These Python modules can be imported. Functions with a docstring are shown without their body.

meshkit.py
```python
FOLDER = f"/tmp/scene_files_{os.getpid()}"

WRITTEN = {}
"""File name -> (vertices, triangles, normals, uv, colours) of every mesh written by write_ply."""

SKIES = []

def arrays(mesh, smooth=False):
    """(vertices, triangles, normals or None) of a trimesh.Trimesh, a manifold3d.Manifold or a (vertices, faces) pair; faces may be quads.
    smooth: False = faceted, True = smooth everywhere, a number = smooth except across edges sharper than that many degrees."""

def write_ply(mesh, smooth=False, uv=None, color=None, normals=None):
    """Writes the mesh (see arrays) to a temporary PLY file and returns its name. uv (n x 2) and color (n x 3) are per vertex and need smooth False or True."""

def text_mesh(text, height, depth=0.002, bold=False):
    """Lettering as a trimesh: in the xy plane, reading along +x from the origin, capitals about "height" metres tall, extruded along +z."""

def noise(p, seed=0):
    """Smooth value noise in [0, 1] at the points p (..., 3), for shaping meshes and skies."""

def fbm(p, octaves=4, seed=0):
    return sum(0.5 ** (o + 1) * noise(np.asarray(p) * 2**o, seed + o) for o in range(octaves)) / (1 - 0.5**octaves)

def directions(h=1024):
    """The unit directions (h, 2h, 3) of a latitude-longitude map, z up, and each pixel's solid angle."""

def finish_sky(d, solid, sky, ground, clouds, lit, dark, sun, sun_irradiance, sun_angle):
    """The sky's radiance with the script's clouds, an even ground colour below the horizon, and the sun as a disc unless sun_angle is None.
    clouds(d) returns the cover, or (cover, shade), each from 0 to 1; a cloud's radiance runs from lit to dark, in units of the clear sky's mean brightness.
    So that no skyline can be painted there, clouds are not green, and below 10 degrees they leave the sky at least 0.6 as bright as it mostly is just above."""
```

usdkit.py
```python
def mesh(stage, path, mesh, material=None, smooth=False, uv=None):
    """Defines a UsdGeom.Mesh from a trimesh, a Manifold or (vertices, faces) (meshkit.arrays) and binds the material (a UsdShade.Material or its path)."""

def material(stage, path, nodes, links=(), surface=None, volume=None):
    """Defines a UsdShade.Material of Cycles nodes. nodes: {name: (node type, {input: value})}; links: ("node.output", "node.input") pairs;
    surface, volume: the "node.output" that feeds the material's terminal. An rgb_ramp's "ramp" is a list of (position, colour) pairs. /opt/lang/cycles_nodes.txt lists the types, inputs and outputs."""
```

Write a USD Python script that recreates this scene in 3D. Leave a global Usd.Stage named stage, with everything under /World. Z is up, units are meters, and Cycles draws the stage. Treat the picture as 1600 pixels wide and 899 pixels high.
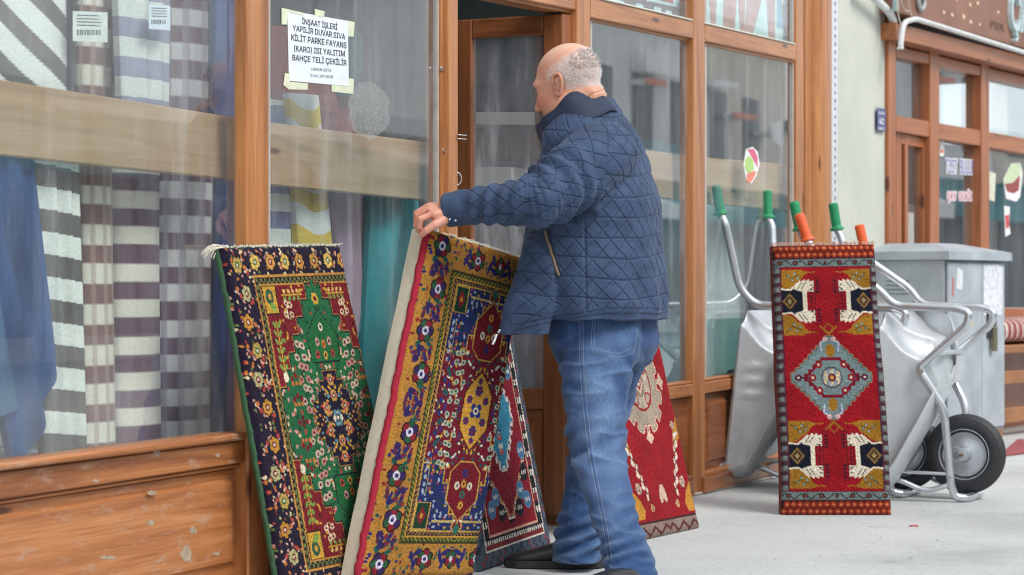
import math, random
import numpy as np
import trimesh, manifold3d, shapely
from shapely.geometry import Polygon
from scipy import ndimage
from pxr import Usd, UsdGeom, UsdLux, UsdShade, Sdf, Gf, Vt
import usdkit, meshkit

stage = Usd.Stage.CreateInMemory()
UsdGeom.SetStageUpAxis(stage, UsdGeom.Tokens.z)
UsdGeom.SetStageMetersPerUnit(stage, 1.0)
UsdGeom.Xform.Define(stage, '/World')
UsdGeom.Scope.Define(stage, '/World/Looks')
random.seed(7); rng = np.random.default_rng(7)
A = np.array
# ------------------------------------------------------------------ camera, sky, sun, exposure
F, CX, HY, CH = 3500.0, 800.0, 450.0, 0.865       # measured in the photograph's pixels, metres
cam = UsdGeom.Camera.Define(stage, '/World/camera')
cam.CreateHorizontalApertureAttr(36.0); cam.CreateVerticalApertureAttr(36.0 * 575 / 1024)
cam.CreateFocalLengthAttr(F / 1600 * 36.0); cam.CreateClippingRangeAttr(Gf.Vec2f(0.1, 500))
cam.CreateFStopAttr(5.0); cam.CreateFocusDistanceAttr(6.95)
cam.AddTranslateOp().Set(Gf.Vec3d(0, 0, CH)); cam.AddRotateXOp().Set(90.0)
cam.CreateExposureAttr(0.84)
SUN_DIR = A([0.62, -0.55, 0.95]); SUN_DIR = SUN_DIR / np.linalg.norm(SUN_DIR)
SUN_EL, SUN_ROT = math.asin(SUN_DIR[2]), math.atan2(SUN_DIR[0], SUN_DIR[1])
sun = UsdLux.DistantLight.Define(stage, '/World/sun')
sun.CreateIntensityAttr(0.38); sun.CreateAngleAttr(24.0); sun.CreateNormalizeAttr(True)
sun.CreateColorAttr(Gf.Vec3f(1.0, 0.97, 0.93))
_z = SUN_DIR; _x = np.cross([0, 0, 1], _z); _x /= np.linalg.norm(_x); _y = np.cross(_z, _x)
sun.AddTransformOp().Set(Gf.Matrix4d(*_x, 0, *_y, 0, *_z, 0, 0, 0, 0, 1))
dome = UsdLux.DomeLight.Define(stage, '/World/sky'); dome.CreateIntensityAttr(1.0)
dome.GetPrim().SetCustomDataByKey('kind', 'structure')
sky_m = usdkit.material(stage, '/World/Looks/sky_overcast', {
    's': ('sky_texture', {'sky_type': 'single_scattering', 'sun_disc': False, 'sun_elevation': SUN_EL, 'sun_rotation': SUN_ROT, 'altitude': 900.0, 'aerosol_density': 2.0}),
    'tc': ('texture_coordinate', {}),
    'n': ('noise_texture', {'scale': 2.4, 'detail': 5.0, 'roughness': 0.55}),
    'r': ('rgb_ramp', {'ramp': [(0.3, (5.6, 5.9, 6.3)), (0.7, (8.6, 8.7, 8.8))]}),
    'm': ('mix', {'fac': 0.8}),
    'b': ('background_shader', {'strength': 0.1})},
    [('tc.generated', 'n.vector'), ('n.fac', 'r.fac'), ('s.color', 'm.color1'), ('r.color', 'm.color2'), ('m.color', 'b.color')], surface='b.background')
UsdShade.MaterialBindingAPI.Apply(dome.GetPrim()).Bind(sky_m)

# ------------------------------------------------------------------ helpers
def P(px, py, Y): return A([(px - CX) / F * Y, Y, CH - (py - HY) / F * Y])
def G(px, py): return P(px, py, F * CH / (py - HY))
class Plane:
    """A vertical plane; u runs along it, v out of it (towards n), z up."""
    def __init__(s, o, d, flip=False):
        s.o = A(o, float); s.d = A(d, float) / np.hypot(*d); s.n = A([s.d[1], -s.d[0]]) * (-1 if flip else 1)
    def uz(s, px, py, v=0.0):
        r = (px - CX) / F
        Y = (v + s.n @ s.o) / (s.n[0] * r + s.n[1])
        return A([s.d @ (A([r * Y, Y]) - s.o), CH - (py - HY) / F * Y])
    def w(s, u, v, z):
        u, v, z = np.broadcast_arrays(A(u, float), A(v, float), A(z, float))
        return np.stack([s.o[0] + u * s.d[0] + v * s.n[0], s.o[1] + u * s.d[1] + v * s.n[1], z], -1)
    def local(s, p):
        q = p[..., :2] - s.o
        return np.stack([q @ s.d, q @ s.n, p[..., 2]], -1)
WALL = Plane((0, 7.719), (1650 / F, 1.0))
D3, N3 = A([*WALL.d, 0]), A([*WALL.n, 0])

used = {}
def numbered(path):
    k = used.get(path, 0); used[path] = k + 1
    return path if k == 0 else f'{path}_{k:03d}'
LOC = {}
def tag(prim, label=None, cat=None, group=None, kind=None):
    prim = prim.GetPrim() if hasattr(prim, 'GetPrim') else prim
    for k, v in (('label', label), ('category', cat), ('group', group), ('kind', kind)):
        if v: prim.SetCustomDataByKey(k, v)
    return prim
def thing(name, label, cat, loc=(0, 0, 0), group=None, kind=None):
    path = numbered('/World/' + name)
    x = UsdGeom.Xform.Define(stage, path); x.AddTranslateOp().Set(Gf.Vec3d(*map(float, loc)))
    LOC[path] = A(loc, float)
    tag(x, label, cat, group, kind)
    return path
def emit(name, mesh, mat, parent=None, smooth=False, attrs=None, tcf=None, label=None, cat=None, group=None, kind=None):
    """One Mesh prim; vertices in world space, stored relative to the thing it belongs to. tcf(V) gives the texture coordinates, attrs are per vertex."""
    v, f, n = meshkit.arrays(mesh, smooth)
    base = parent or '/World'
    path = numbered(base + '/' + name)
    off = LOC.get(base, np.zeros(3)); LOC[path] = off
    tc = tcf(v) if tcf is not None else None
    m = UsdGeom.Mesh.Define(stage, path)
    m.CreatePointsAttr(Vt.Vec3fArray.FromNumpy((v - off).astype(np.float32)))
    m.CreateFaceVertexCountsAttr(Vt.IntArray.FromNumpy(np.full(len(f), 3, np.int32)))
    m.CreateFaceVertexIndicesAttr(Vt.IntArray.FromNumpy(f.astype(np.int32).ravel()))
    m.CreateSubdivisionSchemeAttr('none')
    if n is not None:
        m.CreateNormalsAttr(Vt.Vec3fArray.FromNumpy(n.astype(np.float32))); m.SetNormalsInterpolation('vertex')
    pv = UsdGeom.PrimvarsAPI(m)
    allat = dict(attrs or {})
    if tc is not None: allat['tc'] = tc
    for k, a in allat.items():
        pv.CreatePrimvar(k, Sdf.ValueTypeNames.Color3fArray, 'vertex').Set(Vt.Vec3fArray.FromNumpy(np.asarray(a, np.float32)))
    UsdShade.MaterialBindingAPI.Apply(m.GetPrim()).Bind(UsdShade.Material.Get(stage, mat))
    tag(m, label, cat, group, kind)
    return path
def cat(ms):
    vs, fs, k = [], [], 0
    for m in ms:
        v, f, _ = meshkit.arrays(m); vs.append(v); fs.append(f + k); k += len(v)
    return trimesh.Trimesh(np.vstack(vs), np.vstack(fs), process=False)
def inset(poly, c):
    """The polygon (counter-clockwise or not) moved inwards by c, vertex for vertex."""
    p = A(poly, float); a = np.roll(p, 1, 0); b = np.roll(p, -1, 0)
    e1 = (p - a) / np.linalg.norm(p - a, axis=1)[:, None]; e2 = (b - p) / np.linalg.norm(b - p, axis=1)[:, None]
    s = np.sign(np.sum(p[:, 0] * b[:, 1] - b[:, 0] * p[:, 1])) or 1
    n1 = np.stack([-e1[:, 1], e1[:, 0]], 1) * s; n2 = np.stack([-e2[:, 1], e2[:, 0]], 1) * s
    m = n1 + n2; m /= np.maximum(np.linalg.norm(m, axis=1), 1e-9)[:, None]
    return p + m * (c / np.maximum((m * n1).sum(1), 0.3))[:, None]
def prism(pl, poly, v0, v1, c=0.003):
    """A slab in plane pl: outline poly in (u, z), from v0 (back) to v1 (front), the front edges chamfered by c."""
    p = A(poly, float)
    if np.sum(p[:, 0] * np.roll(p[:, 1], -1) - np.roll(p[:, 0], -1) * p[:, 1]) < 0: p = p[::-1]
    loops = [(p, v0), (p, v1 - c), (inset(p, c), v1)] if c > 0 else [(p, v0), (p, v1)]
    n = len(p); V = np.vstack([pl.w(q[:, 0], v, q[:, 1]) for q, v in loops]); Fc = []
    for k in range(len(loops) - 1):
        for i in range(n):
            j = (i + 1) % n; a, b = k * n + i, k * n + j
            Fc += [[a, b, b + n], [a, b + n, a + n]]
    _, tri = trimesh.creation.triangulate_polygon(Polygon(p), engine='earcut') if n > 4 else (None, A([[0, 1, 2], [0, 2, 3]])[: n - 2])
    t = len(loops) - 1
    Fc += [[a + t * n, b + t * n, cc + t * n] for a, b, cc in tri] + [[cc, b, a] for a, b, cc in tri]
    m = trimesh.Trimesh(V, A(Fc), process=False)
    if m.volume < 0: m.invert()
    return m
def quad(pl, pts, v=0.0): return [pl.uz(x, y, v) for x, y in pts]
def box(c, size, rot=0.0, ch=0.0):
    """Box with centre c, size, turned by rot (radians) about z, chamfered edges."""
    if ch > 0:
        s = A(size) / 2 - ch
        pts = []
        for sx in (-1, 1):
            for sy in (-1, 1):
                for sz in (-1, 1):
                    for k in range(3):
                        e = s.copy(); e[k] += ch; pts.append(e * [sx, sy, sz])
        m = trimesh.convex.convex_hull(A(pts))
    else: m = trimesh.creation.box(size)
    m.apply_transform(trimesh.transformations.rotation_matrix(rot, [0, 0, 1])); m.apply_translation(c)
    return m
def smooth_path(pts, k=8, closed=False):
    """Catmull-Rom through the points."""
    p = A(pts, float); out = []
    n = len(p)
    for i in range(n if closed else n - 1):
        g = (lambda j: p[j % n]) if closed else (lambda j: p[min(max(j, 0), n - 1)])
        a, b, c, d = g(i - 1), g(i), g(i + 1), g(i + 2)
        for t in np.arange(k) / k:
            out.append(0.5 * (2 * b + (c - a) * t + (2 * a - 5 * b + 4 * c - d) * t * t + (3 * b - a - 3 * c + d) * t ** 3))
    if not closed: out.append(p[-1])
    return A(out)
def fillet(pts, r, k=6):
    """Polyline with its corners rounded by radius-like length r."""
    p = A(pts, float); out = [p[0]]
    for i in range(1, len(p) - 1):
        a, b, c = p[i - 1], p[i], p[i + 1]
        la, lc = np.linalg.norm(a - b), np.linalg.norm(c - b); d = min(r, la * .45, lc * .45)
        s, e = b + (a - b) / la * d, b + (c - b) / lc * d
        for t in np.linspace(0, 1, k): out.append((1 - t) ** 2 * s + 2 * t * (1 - t) * b + t * t * e)
    out.append(p[-1]); return A(out)
def tube(path, r, sides=10, closed=False, caps=True):
    """A round tube along the path; r a number or one per point (or (a, b) ellipse pairs)."""
    p = A(path, float); n = len(p); r = np.broadcast_to(A(r, float), (n,)) if np.ndim(r) < 2 else A(r)
    t = np.gradient(p, axis=0) if not closed else np.roll(p, -1, 0) - np.roll(p, 1, 0)
    t /= np.maximum(np.linalg.norm(t, axis=1), 1e-9)[:, None]
    ref = A([0, 0, 1.0]) if abs(t[0, 2]) < 0.9 else A([1.0, 0, 0])
    u = np.cross(t[0], ref); u /= np.linalg.norm(u); V = []
    an = np.arange(sides) / sides * 2 * np.pi
    for i in range(n):
        u = u - t[i] * (u @ t[i]); u /= np.linalg.norm(u); w = np.cross(t[i], u)
        ra, rb = (r[i], r[i]) if r.ndim == 1 else r[i]
        V.append(p[i] + np.cos(an)[:, None] * u * ra + np.sin(an)[:, None] * w * rb)
    V = np.vstack(V); Fc = []
    for i in range(n if closed else n - 1):
        for j in range(sides):
            a, b = i * sides + j, i * sides + (j + 1) % sides; c, d = ((i + 1) % n) * sides + j, ((i + 1) % n) * sides + (j + 1) % sides
            Fc += [[a, b, d], [a, d, c]]
    if caps and not closed:
        k = len(V); V = np.vstack([V, p[0], p[-1]])
        for j in range(sides):
            Fc += [[k, (j + 1) % sides, j], [k + 1, (n - 1) * sides + j, (n - 1) * sides + (j + 1) % sides]]
    m = trimesh.Trimesh(V, A(Fc), process=False)
    if m.volume < 0: m.invert()
    return m
def sgrid(V, flip=False):
    """Triangles over a (rows, cols, 3) grid of points."""
    a, b = V.shape[:2]; i = np.arange(a * b).reshape(a, b)
    q = np.stack([i[:-1, :-1], i[:-1, 1:], i[1:, 1:], i[1:, :-1]], -1).reshape(-1, 4)
    f = np.vstack([q[:, [0, 1, 2]], q[:, [0, 2, 3]]])
    return trimesh.Trimesh(V.reshape(-1, 3), f[:, ::-1] if flip else f, process=False)
def curves(name, lines, width, mat, parent=None, **kw):
    path = numbered((parent or '/World') + '/' + name); off = LOC.get(parent or '/World', np.zeros(3))
    c = UsdGeom.BasisCurves.Define(stage, path); c.CreateTypeAttr('linear')
    c.CreatePointsAttr(Vt.Vec3fArray.FromNumpy((np.vstack(lines) - off).astype(np.float32)))
    c.CreateCurveVertexCountsAttr(Vt.IntArray([len(x) for x in lines]))
    c.CreateWidthsAttr(Vt.FloatArray([width])); c.SetWidthsInterpolation('constant')
    UsdShade.MaterialBindingAPI.Apply(c.GetPrim()).Bind(UsdShade.Material.Get(stage, mat)); tag(c, **kw)
    return path

# ------------------------------------------------------------------ materials
L = '/World/Looks/'
def mat(name, nodes, links, surface='p.BSDF', volume=None):
    usdkit.material(stage, L + name, nodes, links, surface=surface, volume=volume); return L + name
def plain(name, col, rough=0.5, metal=0.0, var=0.12, scale=30.0, bump=0.0, **kw):
    """A colour with a little uneven tone (noise in object space) and an optional fine bump."""
    c = A(col, float)
    nodes = {'tc': ('texture_coordinate', {}), 'n': ('noise_texture', {'scale': scale, 'detail': 4.0}),
             'r': ('rgb_ramp', {'ramp': [(0.25, tuple(c * (1 - var))), (0.75, tuple(np.minimum(c * (1 + var), 1)))]}),
             'p': ('principled_bsdf', {'roughness': rough, 'metallic': metal, **kw})}
    links = [('tc.object', 'n.vector'), ('n.fac', 'r.fac'), ('r.color', 'p.base_color')]
    if bump:
        nodes['b'] = ('bump', {'strength': bump, 'distance': 0.002}); nodes['n2'] = ('noise_texture', {'scale': scale * 8, 'detail': 3.0})
        links += [('tc.object', 'n2.vector'), ('n2.fac', 'b.height'), ('b.normal', 'p.normal')]
    return mat(name, nodes, links)
def wood(name, dark, mid, light, rough=0.38, wear=0.0, coat=0.25, fine=0.8):
    """Varnished pine; reads the 'tc' attribute: x along the grain."""
    nodes = {'a': ('attribute', {'attribute': 'tc'}),
        'm1': ('mapping', {'scale': (1.1, 17.0, 17.0)}), 'n1': ('noise_texture', {'scale': 1.0, 'detail': 5.0, 'roughness': 0.6, 'distortion': 0.8}),
        'm2': ('mapping', {'scale': (5.0, 190.0, 190.0)}), 'n2': ('noise_texture', {'scale': 1.0, 'detail': 2.0}),
        'r1': ('rgb_ramp', {'ramp': [(0.25, dark), (0.48, mid), (0.75, light)]}),
        'r2': ('rgb_ramp', {'ramp': [(0.3, (0.72, 0.66, 0.6)), (0.6, (1, 1, 1))]}),
        'x': ('mix', {'mix_type': 'multiply', 'fac': fine}),
        'm3': ('mapping', {'scale': (2.2, 9.0, 3.0)}), 'v': ('voronoi_texture', {'scale': 1.0, 'randomness': 1.0}),
        'rk': ('rgb_ramp', {'ramp': [(0.06, (1, 1, 1)), (0.12, (0, 0, 0))]}),
        'k': ('mix', {'color2': tuple(A(dark) * 0.45)}),
        'm4': ('mapping', {'scale': (9.0, 24.0, 24.0)}), 'n4': ('noise_texture', {'scale': 1.0, 'detail': 7.0, 'roughness': 0.72}),
        'rw': ('rgb_ramp', {'ramp': [(0.6 - 0.05 * wear, (0, 0, 0)), (0.78 - 0.08 * wear, (1, 1, 1))]}),
        'w': ('mix', {'color2': (0.42, 0.30, 0.22)}), 'wf': ('math', {'math_type': 'multiply', 'value2': 0.75 * wear}),
        'b': ('bump', {'strength': 0.25, 'distance': 0.002}),
        'p': ('principled_bsdf', {'roughness': rough, 'coat_weight': coat, 'coat_roughness': 0.25})}
    links = [('a.vector', 'm1.vector'), ('m1.vector', 'n1.vector'), ('a.vector', 'm2.vector'), ('m2.vector', 'n2.vector'), ('n1.fac', 'r1.fac'), ('n2.fac', 'r2.fac'),
        ('r1.color', 'x.color1'), ('r2.color', 'x.color2'), ('a.vector', 'm3.vector'), ('m3.vector', 'v.vector'), ('v.distance', 'rk.fac'), ('rk.color', 'k.fac'), ('x.color', 'k.color1'),
        ('a.vector', 'm4.vector'), ('m4.vector', 'n4.vector'), ('n4.fac', 'rw.fac'), ('rw.color', 'wf.value1'), ('wf.value', 'w.fac'), ('k.color', 'w.color1'),
        ('w.color', 'p.base_color'), ('n2.fac', 'b.height'), ('b.normal', 'p.normal')]
    return mat(name, nodes, links)
WOOD = wood('pine_varnished', (0.21, 0.068, 0.018), (0.42, 0.165, 0.052), (0.58, 0.26, 0.095))
WOODW = wood('pine_worn', (0.22, 0.07, 0.022), (0.41, 0.155, 0.05), (0.56, 0.25, 0.10), rough=0.5, wear=1.0, coat=0.1)
WOODD = wood('pine_dark_door', (0.15, 0.048, 0.017), (0.31, 0.105, 0.035), (0.43, 0.165, 0.058))
WOODR = wood('red_brown_timber', (0.23, 0.066, 0.022), (0.38, 0.128, 0.045), (0.47, 0.175, 0.066), rough=0.45)
BOARD = wood('raw_board', (0.30, 0.155, 0.07), (0.45, 0.27, 0.14), (0.52, 0.33, 0.185), rough=0.7, coat=0.0, fine=0.3, wear=0.35)
def pane(name, tint=(0.87, 0.94, 0.945), dust=0.10, dustcol=(0.62, 0.64, 0.66)):
    return mat(name, {'g': ('geometry', {}), 'io': ('math', {'math_type': 'multiply_add', 'value2': -0.8333, 'value3': 1.5}), 'f': ('fresnel', {}), 'f2': ('math', {'math_type': 'multiply', 'value2': 1.75, 'use_clamp': True}),
        't': ('transparent_bsdf', {'color': tint}), 'gl': ('glossy_bsdf', {'color': (1, 1, 1), 'roughness': 0.012}), 'mx': ('mix_closure', {}),
        'd': ('diffuse_bsdf', {'color': dustcol}), 'm1': ('mapping', {'scale': (5.0, 5.0, 0.7)}), 'n': ('noise_texture', {'scale': 1.6, 'detail': 6.0, 'roughness': 0.65}),
        'r': ('rgb_ramp', {'ramp': [(0.34, (dust * .2,) * 3), (0.55, (dust * 1.0,) * 3), (0.74, (dust * 4.0,) * 3)]}), 'o': ('mix_closure', {})},
        [('g.backfacing', 'io.value1'), ('io.value', 'f.IOR'), ('f.fac', 'f2.value1'), ('f2.value', 'mx.fac'), ('t.BSDF', 'mx.closure1'), ('gl.BSDF', 'mx.closure2'),
         ('g.position', 'm1.vector'), ('m1.vector', 'n.vector'), ('n.fac', 'r.fac'), ('r.color', 'o.fac'), ('mx.closure', 'o.closure1'), ('d.BSDF', 'o.closure2')], surface='o.closure')
GLASS = pane('window_glass_dusty', dust=0.06)
GLASSC = pane('window_glass_clean', dust=0.03)
def tcw(pl=None, along='u', off=None):
    """Texture coordinates for a piece: x along the grain."""
    o = rng.uniform(0, 40, 3) if off is None else A(off)
    def f(V):
        q = (pl or WALL).local(V)
        q = q[:, [0, 2, 1]] if along == 'u' else q[:, [2, 0, 1]]
        return q + o
    return f
COL = mat('woven_pile', {'a': ('attribute', {'attribute': 'Col'}), 'tc': ('texture_coordinate', {}), 'n': ('noise_texture', {'scale': 160.0, 'detail': 3.0}),
    'n3': ('noise_texture', {'scale': 9.0, 'detail': 4.0}), 'r': ('rgb_ramp', {'ramp': [(0.3, (0.62, 0.62, 0.62)), (0.7, (1, 1, 1))]}), 'r3': ('rgb_ramp', {'ramp': [(0.3, (0.8, 0.8, 0.8)), (0.7, (1.1, 1.1, 1.1))]}),
    'x': ('mix', {'mix_type': 'multiply', 'fac': 1.0}), 'x3': ('mix', {'mix_type': 'multiply', 'fac': 1.0}), 'b': ('bump', {'strength': 0.6, 'distance': 0.003}),
    'p': ('principled_bsdf', {'roughness': 0.95, 'specular_ior_level': 0.15, 'sheen_weight': 0.08, 'sheen_roughness': 0.5})},
    [('tc.object', 'n.vector'), ('tc.object', 'n3.vector'), ('n.fac', 'r.fac'), ('n3.fac', 'r3.fac'), ('a.color', 'x.color1'), ('r.color', 'x.color2'), ('x.color', 'x3.color1'), ('r3.color', 'x3.color2'), ('x3.color', 'p.base_color'), ('n.fac', 'b.height'), ('b.normal', 'p.normal')])
FLAT = mat('printed_paper', {'a': ('attribute', {'attribute': 'Col'}), 'p': ('principled_bsdf', {'roughness': 0.7})}, [('a.color', 'p.base_color')])
INK = plain('black_ink', (0.03, 0.03, 0.035), 0.7)
def srgb(h):
    c = A([int(h[i:i + 2], 16) for i in (0, 2, 4)]) / 255
    return np.where(c <= 0.04045, c / 12.92, ((c + 0.055) / 1.055) ** 2.4)
# ------------------------------------------------------------------ ground
CONC = mat('pavement_concrete', {'g': ('geometry', {}), 'n1': ('noise_texture', {'scale': 0.9, 'detail': 6.0, 'roughness': 0.6}), 'n2': ('noise_texture', {'scale': 55.0, 'detail': 6.0, 'roughness': 0.7}),
    'r1': ('rgb_ramp', {'ramp': [(0.28, (0.34, 0.355, 0.35)), (0.45, (0.45, 0.468, 0.463)), (0.72, (0.54, 0.56, 0.552))]}), 'r2': ('rgb_ramp', {'ramp': [(0.30, (0.5, 0.5, 0.5)), (0.46, (1, 1, 1)), (0.7, (1.05, 1.05, 1.05))]}),
    'x': ('mix', {'mix_type': 'multiply', 'fac': 0.75}), 'm3': ('mapping', {'scale': (1.3, 3.6, 1.0), 'rotation': (0, 0, -0.5)}), 'nd': ('noise_texture', {'scale': 2.2, 'detail': 5.0}), 'ad': ('mix', {'mix_type': 'add', 'fac': 0.35}),
    'v': ('voronoi_texture', {'feature': 'distance_to_edge', 'scale': 1.6}), 'rc': ('rgb_ramp', {'ramp': [(0.0, (1, 1, 1)), (0.012, (0, 0, 0))]}),
    'n5': ('noise_texture', {'scale': 2.0, 'detail': 3.0}), 'rg': ('rgb_ramp', {'ramp': [(0.5, (0, 0, 0)), (0.62, (0.55, 0.55, 0.55))]}), 'mm': ('mix', {'mix_type': 'multiply', 'fac': 1.0}),
    'cr': ('mix', {'color2': (0.2, 0.2, 0.19)}), 'b': ('bump', {'strength': 0.5, 'distance': 0.004}), 'p': ('principled_bsdf', {'roughness': 0.82, 'specular_ior_level': 0.3})},
    [('g.position', 'n1.vector'), ('g.position', 'n2.vector'), ('n1.fac', 'r1.fac'), ('n2.fac', 'r2.fac'), ('r1.color', 'x.color1'), ('r2.color', 'x.color2'), ('g.position', 'nd.vector'), ('g.position', 'ad.color1'), ('nd.color', 'ad.color2'),
     ('ad.color', 'm3.vector'), ('m3.vector', 'v.vector'), ('v.distance', 'rc.fac'), ('g.position', 'n5.vector'), ('n5.fac', 'rg.fac'), ('rc.color', 'mm.color1'), ('rg.color', 'mm.color2'), ('mm.color', 'cr.fac'), ('x.color', 'cr.color1'), ('cr.color', 'p.base_color'), ('n2.fac', 'b.height'), ('b.normal', 'p.normal')])
emit('ground', sgrid(np.stack(np.meshgrid(np.linspace(-150, 150, 21), np.linspace(-150, 150, 21)), -1)[..., [0, 1, 1]] * [1, 1, 0]), CONC, kind='structure')

def span(a, b, v=0.0, y=450): return WALL.uz(a, y, v)[0], WALL.uz(b, y, v)[0]
ZT = 2.62
# ------------------------------------------------------------------ the wooden shopfront: posts, rails, panels, panes
front = thing('wooden_shopfront', 'long varnished pine shopfront of tall dusty windows and an open doorway', 'shopfront', WALL.w(0, 0, 0))
def post(xa, xb, v0, v1, z0=0.0, z1=ZT, m=WOOD, c=0.004, name='post', parent=front):
    a, b = span(xa, xb, v1)
    emit(name, prism(WALL, [(a, z0), (b, z0), (b, z1), (a, z1)], v0, v1, c), m, parent, tcf=tcw(along='z'))
def rail(pts, v0, v1, m=WOOD, c=0.004, name='rail', parent=front, label=None):
    emit(name, prism(WALL, quad(WALL, pts, v1), v0, v1, c), m, parent, tcf=tcw(along='u'), label=label)
XL = -330
def ex(p, q, x): return (x, p[1] + (q[1] - p[1]) * (x - p[0]) / (q[0] - p[0]))
def strip(p0, p1, q0, q1, xa, xb):  # region between line p and line q for x in [xa, xb]
    return [ex(p0, p1, xa), ex(p0, p1, xb), ex(q0, q1, xb), ex(q0, q1, xa)]
post(386, 420, -0.024, 0.018)
post(388, 421, 0.0185, 0.026, 0.0, 0.46, m=WOODW)                 # worn pilaster below
post(690, 701, -0.024, 0.004); post(701.3, 716, -0.06, 0.022)
post(886, 901, -0.13, 0.0, z1=1.86, m=WOODD); post(902, 922.5, -0.024, 0.022)
post(1084, 1101.5, -0.024, 0.016)
# corner post, its outer half rounded
post(1244, 1256, -0.024, 0.006)
_a, _b = span(1256.5, 1297, 0.0); _u = np.linspace(0, np.pi, 15)
emit('post', prism(WALL, [(_a, 0), (_b, 0), (_b, ZT), (_a, ZT)], -0.1, 0.01, 0.006), WOOD, front, tcf=tcw(along='z'))
_p = np.stack([(_a + _b) / 2 + 0.01 - np.cos(_u) * (_b - _a) * 0.30, 0.0105 + np.sin(_u) * 0.045], 1)
_V = np.stack([WALL.w(_p[:, 0], _p[:, 1], np.full(15, z)) for z in (0.0, 0.7, 1.4, ZT)])
emit('half_round_moulding', sgrid(_V), WOOD, front, smooth=True, tcf=tcw(along='z'))
# left window: sill, bottom rail, raised panel
g0, g1 = (0, 724.5), (384, 676); s0, s1 = (0, 737), (384, 688); r0, r1 = (0, 782), (391, 722)
rail(strip(g0, g1, s0, s1, XL, 386), -0.05, 0.035, WOODW, 0.006, 'window_sill')
rail(strip((0, 737.6), (384, 688.6), r0, r1, XL, 387), -0.08, 0.012, WOODW)
rail(strip((0, 782.5), (391, 722.5), (0, 789), (391, 728), XL, 380), -0.08, -0.003, WOODW, 0.003, 'moulding')
rail(strip((0, 789.5), (391, 728.5), (0, 985), (391, 905), XL, 378), -0.08, -0.022, WOODW, 0.002, 'panel')
rail(strip((0, 806), (391, 744), (0, 962), (391, 876), XL + 40, 366), -0.0219, -0.012, WOODW, 0.009, 'raised_field')
rail(strip((0, 985.5), (391, 905.5), (0, 1062), (391, 940), XL, 387), -0.08, 0.012, WOODW)
post(378.3, 387, -0.08, -0.004, 0.0, 0.44, m=WOODW, name='stile')
CHIP = plain('chipped_varnish', (0.36, 0.27, 0.19), .8, var=.35, scale=60)
for k, (x, y, rx, ry, v) in enumerate(((302, 829, 6, 6, -.0118), (290, 866, 9, 14, -.0118), (235, 818, 7, 5, -.0118), (245, 708, 5, 7, .0123), (168, 872, 14, 3, -.0118), (338, 866, 5, 3, -.0118), (238, 771, 8, 4, -.0028), (150, 752, 5, 3, .0123), (340, 712, 4, 3, .0123))):
    an = np.linspace(0, 2 * np.pi, 18, endpoint=False); rq_ = .55 + .75 * meshkit.fbm(np.stack([np.cos(an) * 1.6, np.sin(an) * 1.6, an * 0 + k * 3.1], -1), 3, k)
    emit('chipped_patch', prism(WALL, A([WALL.uz(x + rx * rq_[i] * np.cos(an[i]), y + ry * rq_[i] * np.sin(an[i]), v) for i in range(18)]), v - .001, v + .0004, 0), CHIP, front)
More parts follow.
